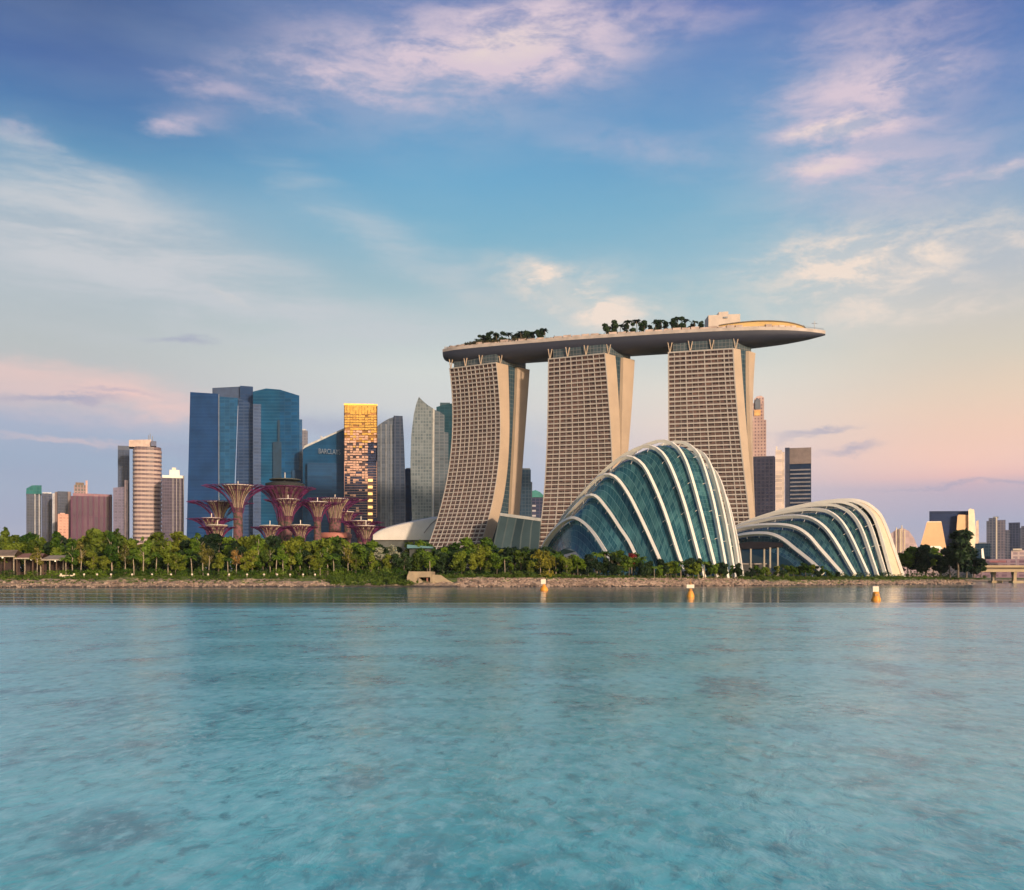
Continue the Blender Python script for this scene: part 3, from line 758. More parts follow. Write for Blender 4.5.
block(r, 'body', 113.2, 127.5, 488, D, 30, facade('mauve_face', (.17, .145, .215), (.105, .095, .155), 5, 4, .3, .3), 486); block(r, 'stair_tower', 124.6, 128, 480, D - 2, 12, plain('mauve_wall', (.42, .31, .34)))
D = 1320
r = bld('banded_tower', 'tall round cornered tower in white and brown horizontal bands, antennas on top', 'office tower', 142, D)
q = []
c0 = np.array([X(142.3, D), D + 18]); w = 14.2 / F * D
for k in range(24):
    a = 2 * math.pi * k / 24; u_ = math.copysign(abs(math.cos(a)) ** .55, math.cos(a)) * w * .95; v_ = math.copysign(abs(math.sin(a)) ** .55, math.sin(a)) * 18; ca, sa = math.cos(.355), math.sin(.355); q.append((c0[0] + u_ * ca - v_ * sa, c0[1] + u_ * sa + v_ * ca))
MB().prism(q, 3, Z(446.5, D)).build('body', facade('brown_glass', (.30, .20, .19), (.12, .085, .10), 5, 5, .1, .1), r)
bd = MB()
qo = [(c0[0] + (x - c0[0]) * 1.03, c0[1] + (y - c0[1]) * 1.03) for x, y in q]
for k in range(30):
    z = 8 + k * 5.6
    if z < Z(447, D): bd.prism(qo, z, z + 2.9)
bd.build('floor_band', plain('white_pink_stone', (.47, .34, .305), .7, var=.06), r)
block(r, 'attic', 129, 151, 440.5, D + 2, 26, plain('attic_stone', (.52, .37, .31)), 439, zb=(447,)); block(r, 'roof_notch', 151, 156.4, 441, D + 2, 24, plain('notch_blue', (.09, .10, .18)), zb=(446,))
an = MB(); x = X(147.5, D)
for dx, h in ((-2, 434), (0, 432.5), (3, 435)): an.tube([(x + dx, D + 10, Z(441, D)), (x + dx, D + 10, Z(h, D))], .5, 4)
an.build('antenna', M['steel'], r)
D = 1370
r = bld('apartment_block', 'thin pale blue slab between the banded tower and the white capped tower', 'building', 158, D)
block(r, 'body', 156, 160.6, 487, D, 20, facade('pale_slab', (.28, .31, .38), (.20, .23, .31), 4, 4, .3, .3)); block(r, 'roof_box', 157, 159.5, 486, D + 4, 8, M['steel'], zb=(487.2,))
D = 1290
r = bld('office_tower', 'dark office tower with thin white upright ribs and a white stepped cap', 'office tower', 173, D)
block(r, 'body', 161.8, 184, 478, D, 32, facade('dark_slats', (.11, .085, .12), (.05, .042, .075), 3, 4, .15, .2))
for k in range(7): block(r, 'upright', 162.2 + k * 3.5, 162.8 + k * 3.5, 478, D - 1.2, 2, plain('upright_white', (.36, .31, .32)))
block(r, 'ledge', 162.5, 184.3, 475.4, D - 1, 30, M['white'], zb=(478,)); block(r, 'cap', 169.5, 179.5, 470, D + 4, 18, M['white'], zb=(475.6,)); block(r, 'cap_top', 172, 176, 467.6, D + 6, 10, M['paleboard'], zb=(470.2,))

# --- blue glass pair
D = 1270
blue1 = facade('blue_glass', (.016, .055, .155), (.008, .040, .135), 60, 4.2, .0, .22, glass2=(.014, .060, .17), var=.5, rough=.3, patch=.2, bump=.1, spec=.2)
blue2 = facade('light_blue_glass', (.022, .09, .19), (.013, .068, .16), 6, 4.2, .06, .12, rough=.25, bump=.1, spec=.25)
teal1 = facade('teal_glass', (.007, .078, .165), (.004, .060, .145), 80, 4.2, 0, .18, glass2=(.006, .085, .18), var=.5, rough=.25, patch=.25, bump=.1, spec=.25)
teal2 = facade('teal_blue_glass', (.007, .066, .155), (.004, .052, .14), 8, 4.2, .06, .16, rough=.25, patch=.2, bump=.1, spec=.25)
louv = facade('louvre_face', (.045, .078, .165), (.015, .042, .115), 7, 4.2, .12, .42, rough=.4, bump=.3, spec=.25)
r = bld('glass_skyscraper', 'tall blue glass skyscraper made of joined slabs with a flat dark crown', 'skyscraper', 220, D)
pxquad([(186, 560), (190.2, 392), (218.6, 393.8), (218.8, 560)], D, 45).build('front_slab', blue1, r)
pxquad([(219, 560), (219, 396.5), (238, 398), (231.5, 560)], D + 4, 30).build('side_panel', blue2, r)
block(r, 'panel_edge', 218.4, 219.3, 394, D - 1, 2, plain('edge_mullion', (.10, .13, .20)))
block(r, 'crown', 212.4, 240, 388.6, D + 14, 40, plain('crown_blue', (.020, .045, .11), .5, spec=.2), 385.8, zb=(400,))
pxquad([(240, 560), (240, 385.7), (253, 386.6), (253, 560)], D + 14, 40).build('rear_slab', facade('rear_blue', (.025, .052, .13), (.013, .038, .105), 7, 4.2, .1, .25, bump=.1, spec=.25, rough=.35), r)
pxquad([(233, 560), (238.5, 398), (262, 408), (262, 560)], D + 8, 30).build('louvre_wall', louv, r)
r = bld('glass_skyscraper', 'tall teal glass skyscraper with a gently sloped top and a dark painted upright reflection', 'skyscraper', 278, D)
pxquad([(253, 560), (253, 391.5), (266, 388.4), (280, 389.6), (280, 560)], D - 4, 40).build('front_face', teal1, r)
pxquad([(280, 560), (280, 389.6), (299.3, 395.6), (299.3, 560)], D - 3.5, 40).build('side_face', teal2, r)
block(r, 'side_step', 299.3, 302.2, 419.4, D + 2, 35, teal2)
block(r, 'louvre_strip', 253, 261, 404, D - 6, 2, louv)
nt = block(r, 'painted_reflection', 273, 281.5, 442, D - 5.6, 1.2, plain('reflection_teal', (.006, .034, .075), .5, spec=.15), zb=(490,)); block(r, 'painted_reflection', 277.6, 279.8, 420, D - 5.6, 1.2, plain('reflection_teal_b', (.006, .034, .075), .5, spec=.15), zb=(442,))  # dark reflection in the glass, painted on as thin darker panels
for k, (a, b_, c_) in enumerate(((292, 302, 470), (284, 290, 482))): block(r, 'mirror_panel', a, b_, c_, D - 5, 1, plain('mirror_blue%d' % k, (.003, .042, .115), .5, spec=.15), zb=(535,))
r = bld('office_tower', 'grey brown tower showing just past the edge of the teal skyscraper', 'office tower', 305, 1400)
block(r, 'body', 300, 307.8, 430.4, 1400, 30, facade('greybrown', (.20, .19, .22), (.13, .13, .17), 4, 4, .3, .3)); block(r, 'roof_box', 302, 306, 429, 1404, 12, M['steel'], zb=(430.6,))

# --- slanted blue tower with lettering
D = 1240
r = bld('office_tower', 'blue glass tower with a slanted pale roof edge and white letters near its top', 'office tower', 325, D)
pxquad([(302.3, 560), (302.8, 450), (305, 447), (346.5, 428.2), (346.5, 560)], D, 45).build('body', facade('slant_blue', (.008, .066, .155), (.004, .050, .13), 40, 4.2, .0, .2, glass2=(.012, .075, .165), rough=.3, patch=.25, bump=.1, spec=.2), r)
pxquad([(302.6, 449.4), (304.5, 445.6), (346.5, 427), (346.5, 428.6), (306, 447.2)], D - 1, 46).build('roof_edge', plain('roof_edge_pale', (.52, .50, .48), .5), r)
block(r, 'lower_front', 307.4, 346, 463, D - 3, 3, facade('lower_blue', (.010, .060, .14), (.003, .040, .11), 30, 4.2, .0, .2, rough=.4, bump=.1, spec=.15))
block(r, 'roof_plant', 320.4, 325, 435.5, D + 30, 10, M['steel'], 438, zb=(446,))
tcv = bpy.data.curves.new('lettering_text', 'FONT'); tcv.body = 'BARCLAYS'; tcv.extrude = .25; tcv.align_x = 'LEFT'
tob = bpy.data.objects.new('lettering_tmp', tcv); COL.objects.link(tob); bpy.context.view_layer.update()
me = bpy.data.meshes.new_from_object(tob.evaluated_get(bpy.context.evaluated_depsgraph_get())); bpy.data.objects.remove(tob)
xs = [v.co.x for v in me.vertices]; ys = [v.co.y for v in me.vertices]
wT = 21.6 * D / F; hT = 5.0 * D / F
for v in me.vertices:
    u = (v.co.x - min(xs)) / (max(xs) - min(xs)); h = (v.co.y - min(ys)) / (max(ys) - min(ys))
    v.co = Vector((X(319.0, D) + u * wT, D - 1.5 - v.co.z * 2, Z(453.6 + u * 1.2, D) + h * hT)) - Vector(ORIG[r])
me.materials.append(plain('letter_white', (.17, .22, .30), .5)); lo = bpy.data.objects.new('sign_lettering', me); COL.objects.link(lo); lo.parent = r

# --- gold tower: reflected sunrise glow put in as coloured panels thinning downward
D = 1220
r = bld('golden_tower', 'tower with sunrise glow put in as gold panels above, dark blue panes below', 'skyscraper', 360, D)
pxquad([(344, 560), (344, 404.4), (377.4, 407), (377.6, 560)], D, 35).build('body', facade('night_blue', (.05, .06, .12), (.020, .030, .075), 3.2, 4.0, .12, .2, glass2=(.10, .10, .17), var=.6, rough=.2), r)
goldm = plain('painted_gold_glow', (.95, .52, .11), .36, metal=.6, var=.15, scale=.2)
pinkm = plain('painted_copper_glow', (.82, .46, .32), .4, metal=.35, var=.15, scale=.2)
g1, g2 = MB(), MB(); rnd = random.Random(11)
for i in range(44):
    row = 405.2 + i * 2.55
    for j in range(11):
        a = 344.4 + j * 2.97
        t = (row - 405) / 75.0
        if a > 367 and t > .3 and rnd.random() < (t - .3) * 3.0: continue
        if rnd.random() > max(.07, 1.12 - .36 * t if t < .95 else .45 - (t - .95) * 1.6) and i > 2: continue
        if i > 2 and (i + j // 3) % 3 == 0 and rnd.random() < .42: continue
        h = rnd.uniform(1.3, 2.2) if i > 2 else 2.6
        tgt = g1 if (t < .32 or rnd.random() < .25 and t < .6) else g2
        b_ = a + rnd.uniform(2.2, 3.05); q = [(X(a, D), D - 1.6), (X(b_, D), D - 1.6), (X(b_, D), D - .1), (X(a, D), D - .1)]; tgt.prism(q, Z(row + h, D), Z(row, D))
pxquad([(344.4, 442), (344.4, 405.2), (377.2, 407.6), (377.2, 442)], D - .8, .7).build('painted_bronze_glow', plain('painted_bronze_glow', (.44, .20, .06), .5, metal=.3, var=.4, scale=.08), r)  # glow between the panels put into the colour, bronze above and dimmer below
pxquad([(344.4, 470), (344.4, 442.1), (366.5, 442.1), (366.5, 470)], D - .8, .7).build('painted_bronze_glow', plain('painted_dim_glow', (.10, .065, .07), .5, metal=.2, var=.5, scale=.08), r)
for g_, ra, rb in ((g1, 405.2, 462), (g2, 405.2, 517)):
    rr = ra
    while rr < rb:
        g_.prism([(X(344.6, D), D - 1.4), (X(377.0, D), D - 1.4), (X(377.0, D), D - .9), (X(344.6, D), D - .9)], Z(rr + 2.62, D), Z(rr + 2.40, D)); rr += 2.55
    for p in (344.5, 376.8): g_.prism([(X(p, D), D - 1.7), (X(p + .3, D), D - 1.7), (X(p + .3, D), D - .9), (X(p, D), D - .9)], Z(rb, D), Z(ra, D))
g1.build('gold_glow_panels', goldm, r); g2.build('copper_glow_panels', pinkm, r)
MB().prism(rect(344, 377.5, D - .8, 34), Z(405.8, D), Z(403.8, D)).build('parapet', goldm, r)
lit = plain('lit_room', (.8, .6, .25), .5, emit=((1.0, .62, .18), .9))
for k in range(7):
    rr = 479 + k * 6.7; block(r, 'lit_window', 368, 372.6, rr, D - 1.8, 1, lit, zb=(rr + 2.6,))
block(r, 'brown_strip', 367.4, 373.2, 476, D - .9, .7, plain('brown_shaft', (.16, .07, .06)), zb=(530,))

# --- grey and curved towers
D = 1230
ggl = facade('grey_glass', (.15, .165, .195), (.09, .105, .135), 9, 4, .14, .12, rough=.2, bump=.1)
r = bld('office_tower', 'grey stone and glass tower with an arched shoulder and a darker slab beside it', 'office tower', 390, D)
pxquad([(375.5, 560), (377, 427), (379, 424.5), (384, 421.3), (389, 418.6), (393.6, 417), (393.6, 560)], D, 40).build('pale_slab', ggl, r)
pxquad([(393.6, 560), (393.6, 415.6), (402.6, 416), (404, 440), (405.4, 480), (406.2, 560)], D - 2, 36).build('dark_slab', facade('dark_grey_glass', (.07, .08, .12), (.035, .05, .085), 6, 4, .2, .2, rough=.2), r)
for p in (381, 386, 391): block(r, 'mullion', p - .35, p + .35, 424, D - 1, 1, plain('mullion_grey', (.27, .27, .28)))
r = bld('office_tower', 'low deep blue glass block in the gap between the two grey towers', 'office tower', 408, 1300)
block(r, 'body', 404.5, 412, 469, 1300, 30, facade('gap_blue', (.012, .05, .13), (.007, .036, .105), 6, 4, .1, .15, spec=.2, rough=.4)); block(r, 'roof_box', 406, 410.5, 468, 1305, 10, M['steel'], zb=(469.3,))
sail = facade('sail_glass', (.22, .235, .245), (.11, .14, .155), 3.4, 4.0, .22, .2, glass2=(.21, .235, .24), var=.9, rough=.2)
r = bld('sail_tower', 'pale glass residential tower curving up to a sharp point like a sail', 'skyscraper', 425, D)
pxquad([(412.5, 560), (412.2, 520), (411, 490), (410.4, 462), (411.2, 435), (414, 413), (416.5, 403), (418.9, 396.8), (423, 401), (428, 405.2), (433.2, 408.4), (432.3, 560)], D - 10, 30).build('pointed_face', sail, r)
pxquad([(431.6, 560), (432.7, 408), (434.6, 409.3), (433, 560)], D - 11, 10).build('edge_fin', plain('edge_fin_pale', (.45, .42, .38), .5), r)
pxquad([(433.2, 560), (434.5, 409.8), (440, 412), (444.3, 415), (444.3, 432), (448.4, 432.4), (448.4, 560)], D + 2, 30).build('second_face', facade('sail_glass_b', (.16, .175, .195), (.09, .11, .13), 6, 4, .18, .2, rough=.2), r)
r = bld('office_tower', 'dark teal glass tower standing behind the sail shaped tower', 'office tower', 447, 1330)
pxquad([(436, 560), (436.4, 407), (443, 405), (450.8, 403.5), (456, 404), (456, 560)], 1330, 30).build('body', facade('dark_teal', (.016, .055, .075), (.009, .042, .06), 6, 4, .1, .15), r); block(r, 'crown', 440, 450, 402.6, 1334, 14, plain('teal_crown', (.012, .045, .065)), zb=(405.5,))

# --- seen between the hotel towers
D = 1150
r = bld('office_tower', 'dark office tower with stepped side in the gap beside the curved hotel tower', 'office tower', 526, D)
block(r, 'body', 518, 530.8, 469.5, D, 30, facade('gap_dark', (.05, .075, .105), (.022, .045, .075), 4, 4, .2, .2)); block(r, 'side_step', 530.8, 532.2, 482, D + 2, 24, plain('gap_step', (.03, .05, .08))); block(r, 'crown', 520, 530, 468.2, D + 2, 20, plain('gap_crown', (.10, .12, .14)), zb=(470,))
r = bld('office_tower', 'dark blue tower with a domed green roof in the gap beside the middle hotel tower', 'office tower', 538, D + 60)
block(r, 'body', 531, 545, 497, D + 60, 30, facade('gap_navy', (.07, .07, .12), (.03, .04, .08), 5, 4, .2, .25))
pxquad([(531, 497.2), (532, 491), (535.5, 490), (540, 492), (544.5, 496), (545, 497.2)], D + 59, 30).build('green_roof', plain('green_roof', (.05, .22, .20), .35), r)
block(r, 'white_bars', 531.5, 535.8, 504, D + 57, 1.5, facade('bars', (.45, .42, .45), (.05, .05, .09), 30, 6, .0, .35))
# glass podium between the hotel towers
D = 800
r = bld('glass_podium', 'slanted grey green glass podium block between the first two hotel towers', 'building', 517, D)
pm = MB(); top = [P3(500, 514, D + 12), P3(541, 519.5, D + 4), P3(541, 519.5, D + 30), P3(500, 514, D + 38)]; bot = [P3(490, 560, D - 6), P3(538, 560, D - 10), P3(541, 560, D + 30), P3(500, 560, D + 38)]
pm.loft([bot, top], True, uvs=[[(0, 0), (38, 0), (60, 0), (100, 0)], [(0, 40), (38, 40), (60, 40), (100, 40)]]); pm.poly(top)
pm.build('glass_wall', facade('podium_glass', (.075, .095, .095), (.028, .046, .052), 7.5, 40, .16, .03, glass2=(.06, .09, .095), var=.9, rough=.15), r)
pf = MB(); pf.loft([[a + np.array([0, -1.2, -1.5]), a + np.array([0, -1.2, .9]), a + np.array([0, 6, .9])] for a in (top[0], top[1])]); pf.build('roof_edge', plain('podium_edge', (.42, .40, .38)), r)

# --- white shell roof
D = 915
r = bld('shell_roof_hall', 'low hall with a smooth white shell roof rising to the curved hotel tower', 'hall', 408, D)
prof = [(373, 534), (378, 530.4), (385, 527.6), (394, 525), (405, 522.4), (418, 519.8), (430, 517.6), (439, 516.4), (446, 516)]
fr = [[P3(p, 540, D), P3(p, rr + 1.6, D - 1), P3(p, rr + .6, D + 4), P3(p + 1, rr - .2, D + 18), P3(p + 3, rr + 2, D + 55)] for p, rr in prof]
MB().loft(fr).build('shell_roof', plain('shell_white', (.72, .64, .56), .55, var=.05), r, True)
pxquad([(372, 565), (372, 536), (448, 534), (448, 565)], D + 3, 40).build('wall', plain('hall_wall', (.10, .10, .09)), r)
sm = MB(); sm.tube([P3(424, 533, D - 2), P3(431, 524, D - 2), P3(440, 516.6, D - 1)], .35, 4); sm.build('seam', plain('seam_brown', (.3, .22, .18)), r)

# --- right of the third hotel tower
D = 1500
r = bld('office_tower', 'pinkish stone tower with an arched crown showing past the last hotel tower', 'office tower', 759, D)
pst = facade('pink_stone', (.50, .33, .29), (.20, .13, .14), 4.5, 5, .5, .5, rough=.4)
block(r, 'body', 750, 766.2, 420, D, 30, pst); block(r, 'upper_stage', 753, 764, 403, D + 2, 24, pst, zb=(420.4,))
pxquad([(754, 403.3), (754.3, 399), (757, 396.4), (761, 395.6), (764, 397.5), (764, 403.3)], D + 3, 20).build('crown', pst, r)
pxquad([(755.2, 409), (755.2, 400), (757.5, 398), (760.5, 400), (760.5, 409)], D + 1, 2).build('arch_opening', plain('arch_dark', (.08, .09, .12)), r)
block(r, 'gold_arcade', 754.2, 760.6, 410, D + 1.2, 1, plain('arcade_gold', (.85, .45, .16), .4), zb=(415.5,))
D = 1000
r = bld('office_block', 'square dark violet office block in front of the pinkish arched tower', 'office building', 763, D)
block(r, 'body', 748, 775.2, 457.4, D, 30, facade('violet_face', (.05, .047, .075), (.026, .028, .052), 4, 3.6, .25, .25, rough=.3)); block(r, 'parapet', 752, 774.6, 456.2, D + 1, 26, plain('violet_wall', (.055, .05, .075)), zb=(457.6,))
D = 1012
r = bld('apartment_block', 'narrow cream slab between the dark violet block and the striped tower', 'building', 780, D)
block(r, 'body', 775.4, 782, 450, D, 26, facade('cream_face', (.72, .58, .48), (.52, .42, .38), 30, 4, .0, .2, rough=.6)); block(r, 'side_strip', 782, 784.6, 452, D + 1, 24, plain('cream_shade', (.55, .45, .40))); block(r, 'roof_post', 776, 777.2, 446.5, D + 3, 3, M['paleboard'], zb=(450.4,))
D = 1020
r = bld('striped_tower', 'boxy tower with a brown top block and dark blue and pale floor stripes', 'office tower', 798, D)
block(r, 'body', 785, 811, 463, D, 35, plain('striped_dark', (.012, .026, .065), .5, spec=.15))
block(r, 'top_block', 785, 811.2, 447.8, D - .6, 35, plain('top_brown', (.20, .15, .14), .6), zb=(463.8,))
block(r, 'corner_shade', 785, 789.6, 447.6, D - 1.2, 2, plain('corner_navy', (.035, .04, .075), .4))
for k in range(16):
    rr = 469 + k * 4.1; block(r, 'floor_band', 790, 810.6, rr, D - 1.6, 1.4, plain('band_pale', (.19, .18, .21)), zb=(rr + 1.5,))
block(r, 'edge_column', 809.6, 811.2, 464, D - 1.8, 2, plain('edge_col', (.10, .10, .13)))

# --- far right group
D = 1300
r = bld('spiked_dome', 'pale pink low dome with upright cream masts beside the low conservatory', 'hall', 901, D)
pxquad([(884, 575), (885, 545), (890, 534), (897, 529), (903, 528), (909, 531), (914, 538), (919, 550), (920, 575)], D, 60).build('dome', facade('rose_dome', (.44, .31, .31), (.36, .26, .28), 6, 8, .2, .2), r)
for p, t in ((896.5, 527.5), (900, 529), (901.8, 525.5), (904.6, 530)):
    m_ = MB(); m_.tube([P3(p, 552, D - 3), P3(p, t, D - 3)], .75, 5); m_.build('mast', M['cream'], r)
D = 1350
gold = plain('sunlit_sandstone', (.66, .38, .18), .6, var=.1, scale=.03)
r = bld('trapezoid_hall', 'sand gold hall with sloping sides like a cut pyramid, flat top', 'hall', 932, D)
pxquad([(918.5, 552), (926.8, 522.2), (941.5, 522), (947, 552)], D, 60).build('body', gold, r); pxquad([(926.8, 522.4), (927.4, 521.4), (941, 521.2), (941.6, 522.2)], D - .8, 30).build('parapet', M['cream'], r)
r = bld('podium', 'long pale pink terrace building under the gold pyramid like hall', 'building', 935, D - 60)
block(r, 'body', 905, 972, 549.5, D - 60, 50, facade('pink_terrace', (.58, .42, .38), (.34, .26, .27), 8, 5, .3, .5)); pxquad([(925, 547.6), (927, 546), (940, 546), (942, 547.6), (942, 549.6), (925, 549.6)], D - 61, 10).build('canopy', M['white'], r)
r = bld('office_slab', 'wide navy glass slab ending in a curved cream prow', 'office building', 950, D + 80)
pxquad([(929.3, 575), (929.3, 511.2), (969.5, 511), (969.5, 575)], D + 80, 40).build('body', facade('navy_slab', (.012, .026, .08), (.006, .016, .06), 30, 5, .0, .2, rough=.5, spec=.08), r)
pxquad([(949, 556), (953, 545), (956.5, 530), (957.5, 516), (958.5, 514.6), (968.3, 515), (972, 545), (973, 556)], D + 70, 8).build('prow_front', gold, r)
pxquad([(968.6, 556), (968.4, 509.5), (970.5, 508.6), (974.3, 509.6), (975.8, 530), (975.4, 556)], D + 66, 30).build('prow_edge', M['cream'], r)
pxquad([(975.6, 556), (976.2, 521), (978.6, 520), (979.4, 556)], D + 80, 20).build('side_wing', plain('wing_tan', (.52, .37, .28)), r)
D = 1700
r = bld('apartment_tower', 'grey blue twin core tower with a pale upright strip', 'apartment tower', 995, D)
gb = facade('greyblue_flat', (.14, .14, .185), (.06, .066, .105), 5, 4.5, .35, .3)
block(r, 'body', 988.6, 996, 518, D, 30, gb); block(r, 'second_core', 996.8, 1005.5, 520, D + 3, 30, facade('mauve_flat', (.19, .165, .205), (.09, .088, .13), 5, 4.5, .35, .3)); block(r, 'pale_strip', 995.6, 997.2, 517, D - 2, 4, M['paleboard']); block(r, 'crown', 993, 998.5, 516.6, D + 4, 12, M['steel'], zb=(518.4,)); block(r, 'side_core', 986.4, 988.6, 521, D + 2, 20, gb)
r = bld('apartment_tower', 'dark navy tower with a stepped top beside the twin core tower', 'apartment tower', 1014, D + 40)
block(r, 'body', 1008.6, 1020, 522.5, D + 40, 30, facade('navy_flat', (.05, .058, .105), (.022, .03, .065), 5, 4.5, .3, .3)); block(r, 'lower_step', 1020, 1021.6, 528, D + 42, 24, plain('navy_wall', (.07, .08, .13))); block(r, 'front_core', 1004, 1010, 530, D + 30, 14, gb)
r = bld('apartment_tower', 'grey tower cut by the frame edge past the dark navy tower', 'apartment tower', 1030, D + 90)
block(r, 'body', 1021, 1040, 526, D + 90, 30, gb); block(r, 'roof_box', 1025, 1036, 524.5, D + 95, 12, M['steel'], zb=(526.3,))
D = 1250
r = bld('office_block', 'low blue teal glass block in front of the twin core tower', 'office building', 983, D)
block(r, 'body', 975, 990.5, 543.5, D, 30, facade('lowteal', (.03, .06, .095), (.014, .035, .065), 5, 4, .2, .25)); block(r, 'roof_box', 978, 986, 542.4, D + 3, 12, M['steel'], zb=(543.8,))
r = bld('pylon', 'slim white leaning pylon standing by the near end of the road bridge', 'pylon', 983, 900)
pxquad([(982.3, 566), (981.4, 549), (983.2, 548), (985.4, 566)], 900, 3).build('shaft', M['white'], r); MB().box((X(984, 900), 901, Z(566, 900) - 1), (6, 6, 2)).build('plinth', M['concrete'], r)
r = bld('shop_block', 'low pink and white block behind the road bridge', 'building', 1018, 1200)
block(r, 'body', 1011, 1040, 550, 1200, 30, facade('pinkwhite', (.70, .52, .48), (.42, .30, .32), 7, 5, .3, .4)); block(r, 'roof_sign_wall', 1013, 1022, 548.6, 1202, 6, M['paleboard'], zb=(550.4,))
r = bld('shop_block', 'long low mauve terrace with red awnings behind the road bridge railing', 'building', 1000, 1150)
block(r, 'body', 972, 1045, 559, 1150, 30, facade('mauve_terrace', (.36, .23, .27), (.20, .12, .16), 9, 4, .4, .35)); block(r, 'awning', 990, 1006, 560.5, 1147, 3, plain('awning_red', (.38, .14, .15)), zb=(562.5,))

# ------------------------------------------------------------------ road bridge
def bridge():
    D = 690
    r = thing('road_bridge', 'concrete road bridge with twin edge beams and square piers over the water', 'bridge', (X(1000, D), D, 0))
    con = plain('bridge_concrete', (.42, .30, .175), .8, var=.1, scale=.1)
    x0, x1 = X(974, D), X(1160, D)
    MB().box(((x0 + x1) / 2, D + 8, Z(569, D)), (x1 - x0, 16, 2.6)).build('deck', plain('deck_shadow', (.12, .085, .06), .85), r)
    MB().box(((x0 + x1) / 2, D - .6, Z(566.4, D)), (x1 - x0, 1.0, 1.5)).build('edge_beam', con, r)
    MB().box(((x0 + x1) / 2, D - .3, Z(570.6, D)), (x1 - x0, 1.4, 1.9)).build('edge_beam', con, r)
    for i, (p, dd) in enumerate(((1003, 14), (1015.5, 2), (1066, 2), (1053, 14), (1116, 2))):
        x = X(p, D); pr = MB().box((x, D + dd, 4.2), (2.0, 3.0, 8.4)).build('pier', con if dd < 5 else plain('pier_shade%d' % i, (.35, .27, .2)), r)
        MB().prism([(x - 1.1, D + dd - 2), (x + 1.1, D + dd - 2), (x + 1.1, D + dd + 2), (x - 1.1, D + dd + 2)], 6.0, 8.6).build('capital', con, pr)
        MB().box((x + 1.5, D + dd, .4), (7.5, 6, 2.2)).build('pile_cap', con, pr)
    rl = MB()
    n = 60
    for k in range(n + 1):
        x = x0 + (x1 - x0) * k / n; rl.tube([(x, D - .6, Z(565.4, D)), (x, D - .6, Z(563.8, D))], .07, 4)
    rl.tube([(x0, D - .6, Z(563.8, D)), (x1, D - .6, Z(563.8, D))], .09, 4)
    rl.build('railing', M['steel'], r)
    for p in (1016, 1060):
        m_ = MB(); m_.tube([P3(p, 565.6, D), P3(p, 558.5, D)], .14, 5); m_.tube([P3(p, 558.5, D), P3(p - 1.8, 558.2, D)], .1, 4)
        lp = thing('street_lamp', 'grey street lamp standing on the bridge above the ' + ('cream pier' if p == 1016 else 'outer span'), 'street lamp', (X(p, D), D, Z(565.6, D)), 'lamps along the bridge')
        m_.build('lamp_post', M['steel'], lp); MB().box(tuple(P3(p - 1.9, 558.3, D)), (1.0, .4, .25)).build('lamp_head', M['paleboard'], lp)
bridge()

